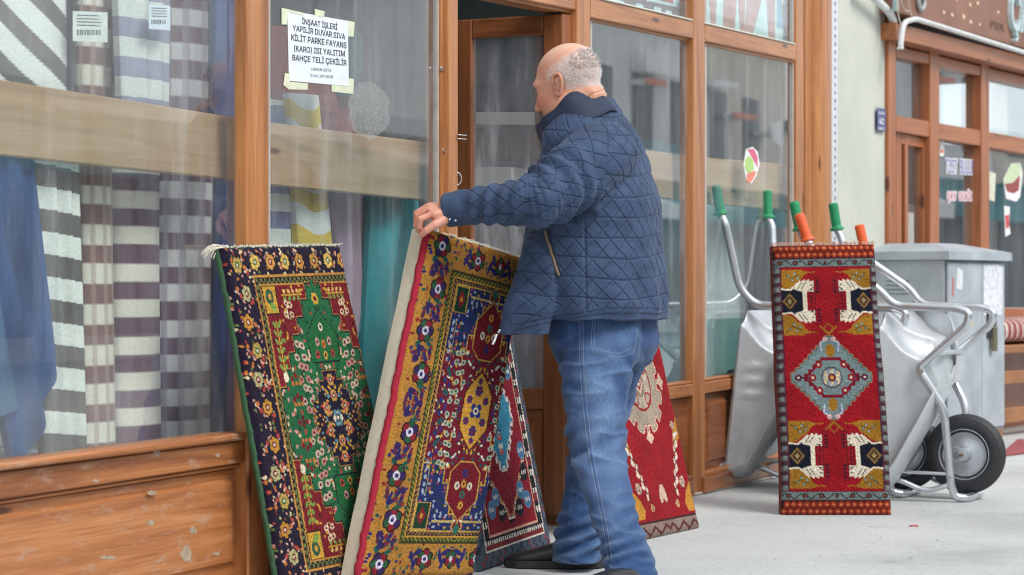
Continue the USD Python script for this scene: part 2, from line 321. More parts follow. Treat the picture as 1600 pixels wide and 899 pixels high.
# second window: bottom rail and panel (behind the standing rugs)
rail(strip((421, 672), (690, 641), (421, 686), (690, 653), 421, 690), -0.05, 0.03, WOODW, 0.005, 'window_sill')
rail(strip((421, 686.5), (690, 653.5), (421, 728), (690, 690), 421, 690), -0.08, 0.012, WOODW)
rail(strip((421, 728.5), (690, 690.5), (421, 890), (690, 830), 421, 690), -0.08, -0.02, WOODW, 0.002, 'panel')
rail(strip((421, 752), (690, 712), (421, 868), (690, 810), 434, 681), -0.0199, -0.011, WOODW, 0.008, 'raised_field')
rail(strip((421, 890.5), (690, 830.5), (421, 935), (690, 880), 421, 690), -0.08, 0.012, WOODW)
# transom over the doorway and the two right-hand windows
t0, t1 = (922, -4.0), (1243, 71); q0, q1 = (922, 27.5), (1243, 94.5); b0, b1 = (922, 33), (1243, 100)
for xa, xb in ((922.8, 1083.7), (1101.8, 1243.7)):
    rail(strip(t0, t1, q0, q1, xa, xb), -0.03, 0.014, WOOD)
    rail(strip((922, 28), (1243, 95), b0, b1, xa, xb), -0.03, -0.004, WOOD, 0.004, 'glazing_bead')
    rail(strip((922, -7), (1243, 68.5), (922, -4.4), (1243, 70.6), xa, xb), -0.03, 0.02, plain('putty_pale', (0.62, 0.63, 0.55), 0.7), 0.002, 'glazing_bead')
rail([(717, -60), (901.5, -18), (901.5, 17), (717, -20)], -0.085, 0.016, WOOD)
rail([(717, -19.5), (901.5, 17.5), (901.5, 23.5), (717, -14)], -0.085, -0.004, WOOD, 0.004, 'glazing_bead')
# right windows: bottom rail, panels, plinth
for xa, xb, bx in ((922.8, 1083.7, 8), (1101.8, 1243.7, 7)):
    rail(strip((1043, 601), (1243, 572), (1043, 606), (1243, 576.5), xa, xb), -0.05, 0.006, WOODW, 0.004, 'window_sill')
    rail(strip((1043, 606.5), (1243, 577), (1043, 626), (1243, 593), xa, xb), -0.08, 0.012, WOODW)
    rail(strip((1043, 626.5), (1243, 593.5), (1043, 754), (1243, 700), xa, xb), -0.08, -0.022, WOODD, 0.002, 'panel')
    rail(strip((1043, 640), (1243, 606), (1043, 740), (1243, 688), xa + bx, xb - bx), -0.0219, -0.012, WOODD, 0.008, 'raised_field')
    rail(strip((1043, 754.5), (1243, 700.5), (1043, 763), (1243, 709), xa, xb), -0.08, 0.02, WOODW)
    rail(strip((1043, 763.5), (1243, 709.5), (1043, 787), (1243, 734), xa, xb), -0.08, 0.035, WOODD, 0.004, 'plinth')
# beads that hold the panes
BEAD = plain('bead_grey', (0.45, 0.40, 0.36), 0.5)
for x, xx in ((380.5, 385.6), (420.4, 423), (684.5, 689.6), (922.9, 925.5), (1079.5, 1083.6), (1101.9, 1104.5), (1239.5, 1243.6)):
    post(x, xx, -0.024, -0.006, 0.45, ZT, m=BEAD, c=0.002, name='glazing_bead')
def glass(pts, v=-0.016, name='window_pane', m=GLASS, **k):
    q = quad(WALL, pts, v); e = [WALL.w(p[0], v, p[1]) for p in q]
    emit(name, sgrid(A([[e[3], e[2]], [e[0], e[1]]])), m, front, **k)
glass([(XL, -420), (386, -270), (386, 690), (XL, 775)])
glass([(420, -270), (691, -240), (691, 660), (420, 690)])
glass([(922, 20), (1085, 55), (1085, 610), (922, 630)])
glass([(1101, 60), (1246, 95), (1246, 585), (1101, 610)])
UPG = pane('window_glass_upper', dust=0.08)
glass([(922, -200), (1085, -150), (1085, 45), (922, 5)], m=UPG)
glass([(1101, -150), (1246, -110), (1246, 80), (1101, 50)], m=UPG)
# top beam (above the picture) and the wall over it
PLAS = mat('plaster_cream', {'g': ('geometry', {}), 'n': ('noise_texture', {'scale': 1.6, 'detail': 6.0, 'roughness': 0.6}), 'r': ('rgb_ramp', {'ramp': [(0.3, (0.46, 0.48, 0.42)), (0.7, (0.58, 0.59, 0.53))]}), 'n2': ('noise_texture', {'scale': 40.0, 'detail': 4.0}), 'b': ('bump', {'strength': 0.35, 'distance': 0.006}), 'p': ('principled_bsdf', {'roughness': 0.85})},
    [('g.position', 'n.vector'), ('n.fac', 'r.fac'), ('r.color', 'p.base_color'), ('g.position', 'n2.vector'), ('n2.fac', 'b.height'), ('b.normal', 'p.normal')])
_l, _r = span(XL, 1297)
emit('beam', prism(WALL, [(_l, ZT), (_r, ZT), (_r, ZT + 0.25), (_l, ZT + 0.25)], -0.12, 0.03), WOOD, front, tcf=tcw())

# ------------------------------------------------------------------ the door leaf, standing open into the shop
door = thing('pine_door', 'dark pine glazed door leaf standing open into the shop beside the man', 'door', WALL.w(span(880, 881)[0], -0.1, 0))
DP = Plane(WALL.w(span(884, 885)[0], -0.06, 0)[:2], -WALL.n, flip=False)
if DP.n @ A([0, 1.0]) > 0: DP.n = -DP.n
def dq(pts, v0, v1, name, m=WOODD, c=0.004, al='z', lab=None):
    emit(name, prism(DP, quad(DP, pts, v1), v0, v1, c), m, door, tcf=tcw(DP, al), label=lab)
dq([(848.5, 24), (879, 22), (879, 806), (848.5, 806)], -0.02, 0.02, 'stile')
dq([(664, 36), (736.5, 31), (736.5, 806), (664, 806)], -0.02, 0.02, 'stile')
dq([(736.9, 31), (848.1, 24), (848.1, 55), (736.9, 60.5)], -0.02, 0.018, 'rail', al='u')
dq([(736.9, 608), (848.1, 608), (848.1, 640), (736.9, 640)], -0.02, 0.018, 'rail', al='u')
dq([(736.9, 770), (848.1, 770), (848.1, 806), (736.9, 806)], -0.02, 0.018, 'rail', al='u')
dq([(736.9, 640.5), (848.1, 640.5), (848.1, 769.5), (736.9, 769.5)], -0.015, 0.004, 'panel', al='z')
dq([(750, 656), (836, 656), (836, 754), (750, 754)], 0.0041, 0.012, 'raised_field', c=0.007, al='z')
_q = quad(DP, [(736, 612), (849, 612), (849, 50), (736, 56)], 0.0)
_e = [DP.w(p[0], 0, p[1]) for p in _q]
emit('window_pane', sgrid(A([[_e[0], _e[1]], [_e[3], _e[2]]])), pane('door_glass', tint=(0.85, 0.85, 0.87), dust=0.30, dustcol=(0.60, 0.60, 0.63)), door)

# ------------------------------------------------------------------ inside the shop
DARKW = plain('interior_paint', (0.27, 0.32, 0.325), 0.8, var=0.25, scale=2.2)
room = thing('shop_interior', 'dim grey room of the shop seen through the dusty windows', 'shop interior', WALL.w(0, -2, 0), kind='structure')
u0, u1 = span(XL, 1300)[0] - 0.2, span(XL, 1300)[1]
def slab(a, b, v0, v1, z0, z1, m, name, parent, **k): emit(name, prism(WALL, [(a, z0), (b, z0), (b, z1), (a, z1)], v0, v1, 0.0), m, parent, **k)
slab(u0, u1, -3.1, -3.0, 0.0, 2.9, DARKW, 'back_wall', room)
slab(u0, u1, -3.0, -0.13, 2.75, 2.87, DARKW, 'ceiling', room)
slab(u0, u1, -3.0, -0.13, 0.004, 0.03, plain('interior_floor', (0.35, 0.34, 0.32), 0.5), 'floor', room)
slab(u0 - 0.1, u0, -3.0, -0.02, 0.0, 2.9, DARKW, 'side_wall', room); slab(u1 - 0.06, u1 + 0.04, -3.0, -0.11, 0.0, 2.9, DARKW, 'side_wall', room)
LEDGE = plain('display_ledge_grey', (0.38, 0.40, 0.42), 0.6)
a, b = span(XL, 386, -0.1); slab(a, span(690, 691)[0], -0.62, -0.09, 0.032, 0.43, LEDGE, 'display_ledge', room)
a, b = span(924, 1250, -0.1); slab(a, b, -0.62, -0.09, 0.032, 0.40, LEDGE, 'display_ledge', room)
for k, (x, h) in enumerate(((1010, 1.7), (820, 2.0), (1180, 1.5))):
    a, b = span(x - 60, x + 60); slab(a, b, -2.98, -2.5, 0.031, h, plain(f'shelf_unit_{k}', [(0.5, 0.5, 0.52), (0.62, 0.62, 0.64), (0.20, 0.32, 0.33)][k], 0.7), 'shelf_unit', room)

def board(pts, label):
    emit('display_board', prism(WALL, quad(WALL, pts, -0.085), -0.11, -0.085, 0.004), BOARD, None, tcf=tcw(), label=label, cat='board')
board([(-330, 72), (376, 185.5), (376, 283), (-330, 208)], 'broad raw wooden board fixed inside the left window, across the fabric rolls')
board([(424, 192), (683, 225), (683, 316), (424, 290)], 'broad raw wooden board behind the window with the taped notice')
board([(926, 225), (1081, 244), (1081, 314.5), (926, 300)], 'pale board inside the window behind the man, above the red rug')
board([(1105, 247), (1241, 258), (1241, 330), (1105, 319)], 'pale board inside the window above the green wheelbarrow grips')

CLOTH = mat('woven_cloth', {'a': ('attribute', {'attribute': 'Col'}), 'tc': ('texture_coordinate', {}), 'n': ('noise_texture', {'scale': 220.0, 'detail': 2.0}), 'r': ('rgb_ramp', {'ramp': [(0.3, (0.8, 0.8, 0.8)), (0.7, (1.05, 1.05, 1.05))]}), 'x': ('mix', {'mix_type': 'multiply', 'fac': 1.0}),
    'p': ('principled_bsdf', {'roughness': 0.85, 'specular_ior_level': 0.2})}, [('tc.object', 'n.vector'), ('n.fac', 'r.fac'), ('a.color', 'x.color1'), ('r.color', 'x.color2'), ('x.color', 'p.base_color')])
def checks(pitch, light, dark, weft=None, ph=0.0, frac=0.5):
    light, dark = A(light), A(dark)
    def f(t, z):
        on = (((z + ph) / pitch) % 1.0 < frac)[..., None]
        c = np.where(on, dark, light)
        if weft is not None:
            w = (np.sin(t * 9.0 + ph * 50) > 0.35)[..., None]
            c = np.where(w, c * (1 - 0.55) + A(weft) * 0.55, c)
        return c
    return f
def bolt(xa, xb, z0, z1, colf, label, v=-0.3, name='fabric_bolt', ecc=2.1, seed=0):
    """A roll of cloth standing on end in the window."""
    pc = (xa + xb) / 2; c = WALL.uz(pc, 450, v); base = WALL.w(c[0], v, z0); s = F / base[1]
    hw = (xb - xa) / 2 / s; vd = A([c[0] * 0 + base[0], base[1]]); vd = vd / np.linalg.norm(vd); sn = abs(vd[0] * WALL.d[1] - vd[1] * WALL.d[0]); cn = abs(vd @ WALL.d)
    rb = hw / math.hypot(ecc * sn, cn); ra = rb * ecc
    an = np.linspace(0, 2 * np.pi, 73); zz = np.linspace(z0, z1, int((z1 - z0) / 0.006))
    T, Z = np.meshgrid(an, zz)
    w = 1 + 0.03 * np.sin(3 * T + seed) + 0.02 * np.sin(Z * 5 + seed * 2 + T) + 0.006 * np.sin(T * 9 + Z * 3)
    V = WALL.w(c[0] + ra * w * np.cos(T) + 0.012 * np.sin(Z * 3 + seed), v + rb * w * np.sin(T), Z)
    skew = Z + 0.002 * np.sin(Z * 11)
    m = sgrid(V)
    top = trimesh.Trimesh(np.vstack([V[-1], V[-1].mean(0)]), [[i, i + 1, 73] for i in range(72)], process=False)
    t = thing(name, label, 'fabric roll', base)
    emit('cloth', m, CLOTH, t, smooth=True, attrs={'Col': colf(T, skew).reshape(-1, 3)})
    emit('rolled_end', top, CLOTH, t, attrs={'Col': np.tile(colf(T[:1], skew[:1]).reshape(-1, 3)[:1], (74, 1))})
    return t
WH, GR, PU, CR, NV = srgb('ececE2'.lower()), srgb('6d6861'), srgb('643848'), srgb('eee4d4'), srgb('26407a')
bolt(120, 178, 0.432, 2.3, checks(0.105, CR, srgb('8a6a66'), srgb('b79a8c'), 0.02), 'narrow beige and brown checked fabric roll, second from the left in the window', v=-0.26, seed=1)
bolt(172, 253, 0.432, 2.3, checks(0.098, CR, srgb('71525f'), None, 0.05), 'broad cream fabric roll with grey-violet bands in the left window', v=-0.27, seed=2)
bolt(247, 333, 0.432, 2.3, checks(0.097, srgb('e6dedb'), PU, srgb('8f7d8c'), 0.0), 'fabric roll with dark plum bands beside the navy roll', v=-0.28, seed=3)
bolt(329, 386, 0.432, 2.3, lambda t, z: np.broadcast_to(NV, t.shape + (3,)) * (0.9 + 0.2 * np.sin(t * 13))[..., None], 'plain navy fabric roll at the right edge of the left window', v=-0.3, seed=4)

def patch(pts, v, colf, label, catg, name, folds=0.012, nf=3.0, seed=0, nu=70, nz=360, bulge=0.03, group=None):
    """A hanging or folded cloth between four points of the photograph's view of the plane at offset v (top left, top right, bottom right, bottom left)."""
    q = [WALL.uz(x, y, v) for x, y in pts]
    S, T = np.meshgrid(np.linspace(0, 1, nu), np.linspace(0, 1, nz))
    top = q[0] + (q[1] - q[0]) * S[..., None]; bot = q[3] + (q[2] - q[3]) * S[..., None]
    uz = top * (1 - T[..., None]) + bot * T[..., None]
    d = (folds * np.sin(S * nf * 2 * np.pi + seed + 1.2 * np.sin(T * 3 + seed)) + folds * .8 * (meshkit.fbm(np.stack([S * 4 + seed, T * 9, T * 0], -1), 3, seed) - .5) + bulge * .5) * np.sin(np.pi * S) ** 0.6
    Vf = WALL.w(uz[..., 0], v + d, uz[..., 1]); Vb = WALL.w(uz[..., 0], v + d * 0.6 - 0.02, uz[..., 1])
    V = np.concatenate([Vf, Vb[:, ::-1]], 1); V = np.concatenate([V, V[:, :1]], 1)
    C = colf(S, T, uz[..., 0], uz[..., 1]) * np.ones(S.shape + (1,)); C = np.concatenate([C, C[:, ::-1]], 1); C = np.concatenate([C, C[:, :1]], 1)
    return emit(name, sgrid(V), CLOTH, None, smooth=True, attrs={'Col': C.reshape(-1, 3)}, label=label, cat=catg, group=group)
def bands(p, a, b, ph=0.0, sl=0.0, frac=0.5):
    a, b = A(a), A(b)
    return lambda S, T, u, z: np.where(((((z + sl * u) + ph) / p) % 1 < frac)[..., None], a, b)
def denim(c): return lambda S, T, u, z: A(c) * (0.45 + 1.1 * meshkit.fbm(np.stack([u * 9, z * 5, u * 0], -1), 4, 3))[..., None]
patch([(52, 246), (122, 256), (136, 712), (70, 716)], -0.16, bands(0.112, GR, WH, 0.02, 0.10), 'white and grey striped cloth hanging beside the denim in the left window', 'cloth', 'hanging_cloth', seed=1)
patch([(-90, 232), (52, 245), (88, 560), (30, 760)], -0.13, denim(srgb('35527f')), 'faded blue denim trousers hanging at the far left of the window', 'trousers', 'hanging_jeans', folds=0.014, nf=2.5, seed=2)
patch([(-330, 200), (-40, 225), (30, 640), (-330, 780)], -0.11, denim(srgb('46637f')), 'grey-blue denim heap at the window corner left of the trousers', 'trousers', 'folded_jeans', folds=0.012, seed=5)
def diag(S, T, u, z):
    k = (z - 1.25) + 0.85 * (u - WALL.uz(0, 100, -0.15)[0]) * 0.55 + 0.10 * ((u - WALL.uz(0, 100, -0.15)[0]) * 1.1) ** 2
    return np.where(((k / 0.125) % 1 < 0.45)[..., None], GR, WH)
patch([(-330, -330), (103, -60), (105, 150), (-330, 85)], -0.15, diag, 'white cloth with slanting grey stripes above the board, far left window', 'cloth', 'draped_cloth', folds=0.006, seed=3)
patch([(182, -60), (266, -45), (264, 172), (190, 160)], -0.17, bands(0.105, srgb('9a97ab'), srgb('dedfd8'), 0.045), 'white cloth with pale violet bands and a price tag above the board', 'cloth', 'draped_cloth', folds=0.006, seed=6)
patch([(336, -50), (378, -40), (378, 190), (336, 182)], -0.2, denim(srgb('4f659d')), 'violet-blue cloth hanging above the board beside the window post', 'cloth', 'draped_cloth', folds=0.01, seed=7)
# window two
patch([(415, 155), (458, 162), (458, 420), (415, 420)], -0.2, bands(0.105, srgb('7d7fa6'), WH, 0.01), 'white towel with lilac bands behind the green rug', 'towel', 'folded_towel', folds=0.004, seed=1)
def yel(S, T, u, z):
    k = ((z + 0.03 * np.sin(S * 3)) / 0.125) % 1
    return np.where((k < 0.45)[..., None], srgb('e2c24a'), srgb('e6e6e0'))
patch([(450, 146), (498, 150), (522, 420), (468, 420)], -0.17, yel, 'white towel with broad yellow bands behind the green rug', 'towel', 'folded_towel', folds=0.006, nf=1.3, seed=2)
patch([(523, 230), (572, 240), (566, 660), (528, 660)], -0.22, denim(srgb('a98fa2')), 'mauve cloth hanging in the window between the towels and the teal one', 'cloth', 'hanging_cloth', seed=3)
patch([(562, 250), (596, 255), (594, 660), (556, 660)], -0.24, denim(srgb('4d74ad')), 'blue cloth hanging just left of the teal cloth', 'cloth', 'hanging_cloth', seed=4)
patch([(583, 270), (652, 285), (655, 660), (560, 660)], -0.18, denim(srgb('1f8e94')), 'teal cloth hanging in the window left of the hand', 'cloth', 'hanging_cloth', folds=0.025, nf=1.6, seed=5)
patch([(424, 40), (520, 60), (560, 215), (424, 200)], -0.26, denim(srgb('7c342e')), 'dark red garment hanging behind the taped notice', 'garment', 'hanging_garment', folds=0.02, seed=6)
patch([(527, 45), (566, 55), (566, 150), (530, 150)], -0.23, denim(srgb('17484a')), 'dark green garment hanging at the right of the taped notice', 'garment', 'hanging_garment', seed=7)
# windows three and four
patch([(1098, 250), (1160, 260), (1166, 570), (1098, 592)], -0.3, lambda S, T, u, z: np.where((z > 0.72)[..., None], srgb('c9d2cd'), srgb('6f9c95')), 'pale grey-green cloth hanging behind the wheelbarrow handles', 'cloth', 'hanging_cloth', folds=0.02, seed=8)
patch([(930, 200), (1082, 235), (1082, 600), (930, 625)], -0.45, denim(srgb('3f6f78')), 'dull teal curtain behind the glass beside the man', 'curtain', 'hanging_curtain', folds=0.03, nf=5, seed=9)
patch([(1160, 255), (1243, 262), (1243, 575), (1160, 590)], -0.45, denim(srgb('42686c')), 'dull teal curtain behind the window next to the corner post', 'curtain', 'hanging_curtain', folds=0.03, nf=4, seed=10)

# ------------------------------------------------------------------ tags, notice, stickers on and behind the glass
def textpl(pl, txt, p0, p1, hpx, v, m, name, parent, bold=False, depth=0.0012, stretch=None, **k):
    """Lettering on plane pl with its baseline from pixel p0 to pixel p1 and capitals hpx tall there."""
    t = meshkit.text_mesh(txt, 1.0, 1.0, bold); b = t.bounds
    a0, a1 = pl.uz(*p0, v), pl.uz(*p1, v); h = pl.uz(p0[0], p0[1] - hpx, v)[1] - a0[1]; h1 = pl.uz(p1[0], p1[1] - hpx, v)[1] - a1[1]
    s = (t.vertices[:, 0] - b[0, 0]) / (b[1, 0] - b[0, 0])
    base = a0 + (a1 - a0) * s[:, None]; z = base[:, 1] + t.vertices[:, 1] * (h + (h1 - h) * s)
    V = pl.w(base[:, 0], v + t.vertices[:, 2] * depth, z)
    mm = trimesh.Trimesh(V, t.faces, process=False)
    if mm.volume < 0: mm.invert()
    return emit(name, mm, m, parent, **k)
PAPER = plain('paper_white', (0.74, 0.79, 0.84), 0.7, var=0.06, scale=14); TAPE = plain('tape_pale', (0.66, 0.70, 0.52), 0.5)
def zp(x, y): return (430 + x / 5.993, y / 5.993)
note = thing('paper_notice', 'white printed notice taped to the glass of the window', 'notice', WALL.w(WALL.uz(495, 75, -0.03)[0], -0.03, 1.5))
VN = -0.0150
emit('sheet', prism(WALL, quad(WALL, [zp(115, 100), zp(680, 200), zp(690, 812), zp(130, 760)], VN + 0.0008), VN, VN + 0.0008, 0), PAPER, note)
for k, q in enumerate(([(60, 78), (270, 125), (262, 150), (118, 112), (112, 235), (62, 232)], [(370, 86), (465, 112), (455, 172), (372, 150)], [(680, 198), (745, 212), (735, 348), (684, 345)], [(92, 690), (135, 695), (140, 770), (305, 785), (305, 845), (125, 840), (78, 800)], [(530, 800), (685, 815), (690, 738), (738, 745), (730, 885), (530, 862)])):
    emit('tape', prism(WALL, quad(WALL, [zp(*p) for p in q], VN + 0.0016), VN + 0.0009, VN + 0.0016, 0), TAPE, note)
INKB = plain('ink_blue_black', (0.05, 0.055, 0.08), 0.7)
for txt, a, b, h in (('İNŞAAT İŞLERİ', (250, 228), (582, 285), 52), ('YAPILIR DUVAR SIVA', (162, 290), (655, 375), 52), ('KİLİT PARKE FAYANS', (150, 380), (668, 458), 55), ('(KARO) ISI YALITIM', (176, 482), (652, 535), 52), ('BAHÇE TELİ ÇEKİLİR', (160, 568), (668, 620), 52), ('HARUN USTA', (340, 665), (525, 678), 28), ('0 542 287 08 08', (332, 724), (540, 738), 26)):
    textpl(WALL, txt, zp(*a), zp(*b), h / 5.993, VN + 0.0009, INKB, 'printed_line', note, bold=(h > 40), depth=0.0004)
def ptag(x0, y0, x1, y1, v, label):
    t = thing('price_tag', label, 'tag', WALL.w(WALL.uz(x0, y0, v)[0], v, 1.4))
    emit('card', prism(WALL, quad(WALL, [(x0, y0), (x1, y0 + 2), (x1, y1 + 2), (x0, y1)], v), v - 0.001, v, 0), plain('tag_card', (0.72, 0.72, 0.66), 0.7) if 'cream' in label else PAPER, t)
    h = y1 - y0; w = x1 - x0; r = random.Random(int(x0))
    for k in range(4): emit('printed_line', prism(WALL, quad(WALL, [(x0 + w * .12, y0 + h * (.12 + .11 * k)), (x0 + w * r.uniform(.6, .9), y0 + 1 + h * (.12 + .11 * k)), (x0 + w * .85, y0 + 1 + h * (.15 + .11 * k)), (x0 + w * .12, y0 + h * (.15 + .11 * k))], v + 0.0008), v + 0.0001, v + 0.0008, 0), INKB, t)
    bx = x0 + w * .12
    while bx < x0 + w * .8:
        ww = r.choice([0.6, 1.0, 1.5]); emit('barcode_bar', prism(WALL, quad(WALL, [(bx, y0 + h * .62), (bx + ww, y0 + h * .62), (bx + ww, y0 + h * .8), (bx, y0 + h * .8)], v + 0.0008), v + 0.0001, v + 0.0008, 0), INKB, t); bx += ww + r.choice([1.2, 1.8])
ptag(114, 18, 168, 65, -0.10, 'cream price tag with barcode on the checked roll, left window')
ptag(233, 8, 266, 46, -0.11, 'white price tag with barcode on the pale violet banded cloth')
# dried paste and residue on the pane of the second window
RES = mat('dried_paste', {'g': ('geometry', {}), 'n': ('noise_texture', {'scale': 130.0, 'detail': 7.0, 'roughness': 0.75}), 'r': ('rgb_ramp', {'ramp': [(0.38, (0, 0, 0)), (0.66, (0.5, 0.5, 0.5))]}), 't': ('transparent_bsdf', {}), 'd': ('diffuse_bsdf', {'color': (0.45, 0.45, 0.44)}), 'm': ('mix_closure', {})},
    [('g.position', 'n.vector'), ('n.fac', 'r.fac'), ('r.color', 'm.fac'), ('t.BSDF', 'm.closure1'), ('d.BSDF', 'm.closure2')], surface='m.closure')
def blob(cx, cy, rx, ry, v, label, seed, name='dried_paste'):
    an = np.linspace(0, 2 * np.pi, 40, endpoint=False); r = 0.75 + 0.45 * meshkit.fbm(np.stack([np.cos(an) * 2, np.sin(an) * 2, an * 0 + seed], -1), 3, seed)
    q = A([WALL.uz(cx + rx * r[i] * np.cos(an[i]), cy + ry * r[i] * np.sin(an[i]), v) for i in range(40)])
    emit(name, prism(WALL, q, v - 0.0006, v, 0.0), RES, None, label=label, cat='residue')
blob(578, 172, 34, 44, -0.0154, 'grey crust of dried paste left on the glass right of the notice', 3)
# small decal on the fourth window
dec = thing('window_sticker', 'small green and pink flower sticker on the window above the green grips', 'sticker', WALL.w(WALL.uz(1173, 258, -0.03)[0], -0.03, 1.2))
def dpoly(pts, col, k): emit('printed_shape', prism(WALL, quad(WALL, pts, -0.0152 + 0.0007 * k), -0.0157 + 0.0007 * (k - 1), -0.0152 + 0.0007 * k, 0), plain(f'decal_{used.get("d", 0)}_{k}_{int(pts[0][0])}_{int(pts[0][1])}', col, 0.5), dec)
dpoly([(1166, 234), (1176, 230), (1184, 238), (1187, 258), (1182, 276), (1174, 288), (1166, 282), (1162, 258)], (0.75, 0.76, 0.74), 1)
dpoly([(1168, 234), (1178, 233), (1184, 246), (1184, 262), (1177, 250)], (0.65, 0.12, 0.22), 2)
dpoly([(1165, 250), (1171, 244), (1177, 252), (1178, 266), (1170, 272), (1164, 262)], (0.40, 0.60, 0.18), 3)
dpoly([(1168, 272), (1178, 268), (1182, 270), (1177, 280), (1172, 287), (1167, 284)], (0.75, 0.22, 0.15), 4)
# transom lights: printed picture sheets behind the upper panes
def sheet(pts, v, m, parent, name='printed_shape'): emit(name, prism(WALL, quad(WALL, pts, v), v - 0.001, v, 0), m, parent)
TEALP = plain('print_pale_teal', (0.62, 0.80, 0.79), 0.6); MAROON = plain('print_maroon', (0.13, 0.075, 0.09), 0.6); PINKP = plain('print_faded_red', (0.50, 0.24, 0.20), 0.6); BLUEP = plain('print_sky_blue', (0.16, 0.42, 0.56), 0.6); BROWNP = plain('print_brown', (0.32, 0.17, 0.09), 0.6); REDP = plain('print_red', (0.55, 0.07, 0.08), 0.6)
ps = thing('printed_poster', 'pale teal poster with a dark stepped outline in the transom light over the man', 'poster', WALL.w(WALL.uz(1000, 0, -0.06)[0], -0.06, 1.9))
sheet([(926, -90), (1083, -50), (1083, 42), (926, 8)], -0.060, TEALP, ps, 'sheet')
sheet([(962, -60), (1010, -48), (1010, 2), (1064, 13), (1064, 26), (1050, 23), (1050, 18), (1040, 16), (1040, 21), (1034, 20), (1034, 13), (1022, 10), (1022, 17), (1006, 13), (1006, 8), (994, 5), (994, 11), (976, 7), (976, 3), (962, -2)], -0.0585, MAROON, ps)
sheet([(1030, -40), (1052, -34), (1052, 6), (1030, 0)], -0.0575, REDP, ps); sheet([(1062, -10), (1073, -7), (1070, 4), (1062, 3)], -0.0585, REDP, ps)
pl2 = thing('printed_poster', 'pale poster with tall tapering faded red letters in the transom light by the corner post', 'poster', WALL.w(WALL.uz(1170, 0, -0.06)[0], -0.06, 1.9))
sheet([(1103, -60), (1244, -25), (1244, 72), (1103, 40)], -0.060, TEALP, pl2, 'sheet')
for k, q in enumerate(([(1104, -60), (1122, -56), (1118, 42), (1111, 40)], [(1133, -52), (1154, -47), (1148, 50), (1131, 45), (1130, 30)], [(1150, -50), (1166, -46), (1163, 52), (1157, 51)], [(1170, -45), (1190, -40), (1190, 2), (1177, 52), (1164, 50)], [(1196, -40), (1211, -36), (1211, 62), (1201, 60)])):
    sheet(q, -0.0585, PINKP, pl2)
sheet([(1214, -36), (1244, -28), (1244, 50), (1214, 44)], -0.0587, BLUEP, pl2); sheet([(1222, 4), (1232, 6), (1231, 61), (1226, 60)], -0.0575, BROWNP, pl2); sheet([(1219, -4), (1226, -8), (1234, -4), (1234, 6), (1222, 7)], -0.057, PAPER, pl2)

# ------------------------------------------------------------------ ironmongery on the door jamb
STEEL = plain('zinc_steel', (0.62, 0.62, 0.60), 0.3, 1.0, var=0.08); GALV = mat('galvanised_sheet', {'tc': ('texture_coordinate', {}), 'v': ('voronoi_texture', {'scale': 26.0}), 'n': ('noise_texture', {'scale': 5.0, 'detail': 5.0}), 'r': ('rgb_ramp', {'ramp': [(0.0, (0.52, 0.55, 0.57)), (1.0, (0.58, 0.61, 0.63))]}), 'r2': ('rgb_ramp', {'ramp': [(0.3, (0.40, 0.40, 0.40)), (0.7, (0.56, 0.56, 0.56))]}), 'p': ('principled_bsdf', {'metallic': 0.6})},
    [('tc.object', 'v.vector'), ('tc.object', 'n.vector'), ('v.color', 'r.fac'), ('r.color', 'p.base_color'), ('n.fac', 'r2.fac'), ('r2.color', 'p.roughness')])
hk = thing('hook_and_chain', 'steel eye hook with a ring and chain on the door post above the hand', 'hook', WALL.w(WALL.uz(712, 272, 0.02)[0], 0.02, 1.3))
c = P(712.5, 280, 7.42); an = np.linspace(0, 2 * np.pi, 28, endpoint=False)
emit('ring', tube(np.stack([c[0] + 0.017 * np.cos(an), c[1] + 0.006 * np.cos(an), c[2] + 0.022 * np.sin(an)], 1), 0.0028, 8, True), STEEL, hk, smooth=True)
emit('eye_screw', tube([c + [-0.014, 0.0, 0.012], c + [-0.02, 0.03, 0.018], c + [-0.03, 0.14, 0.02]], 0.003, 8), STEEL, hk, smooth=True)
for k in range(4):
    o = c + [0.001 * (-1) ** k, 0, -0.031 - 0.022 * k]; ax = 1.0 if k % 2 else 0.25
    emit('chain_link', tube(np.stack([o[0] + 0.006 * ax * np.cos(an), o[1] + 0.006 * (1.2 - ax) * np.cos(an), o[2] + 0.014 * np.sin(an)], 1), 0.0018, 6, True), STEEL, hk, smooth=True)
hs = thing('latch_staple', 'small steel staple screwed to the door post higher than the ring', 'staple', WALL.w(WALL.uz(710, 215, 0.02)[0], 0.02, 1.4))
for k in (0, 1):
    q = [WALL.w(WALL.uz(x, y, 0.0)[0], vv, WALL.uz(x, y, 0.0)[1]) for x, y, vv in ((704, 212 + 6 * k, 0.02), (704, 212 + 6 * k, 0.034), (714, 213 + 6 * k, 0.036), (714, 213 + 6 * k, 0.02))]
    emit('loop', tube(fillet(q, 0.006), 0.0022, 8), STEEL, hs, smooth=True)
for x, y in ((691.5, 108), (694, 236)):
    u, z = WALL.uz(x, y, 0.006); m = trimesh.creation.cylinder(0.008, 0.008, sections=16); m.apply_transform(trimesh.geometry.align_vectors([0, 0, 1], N3)); m.apply_translation(WALL.w(u, 0.004, z))
    emit('screw_head', m, STEEL, front)
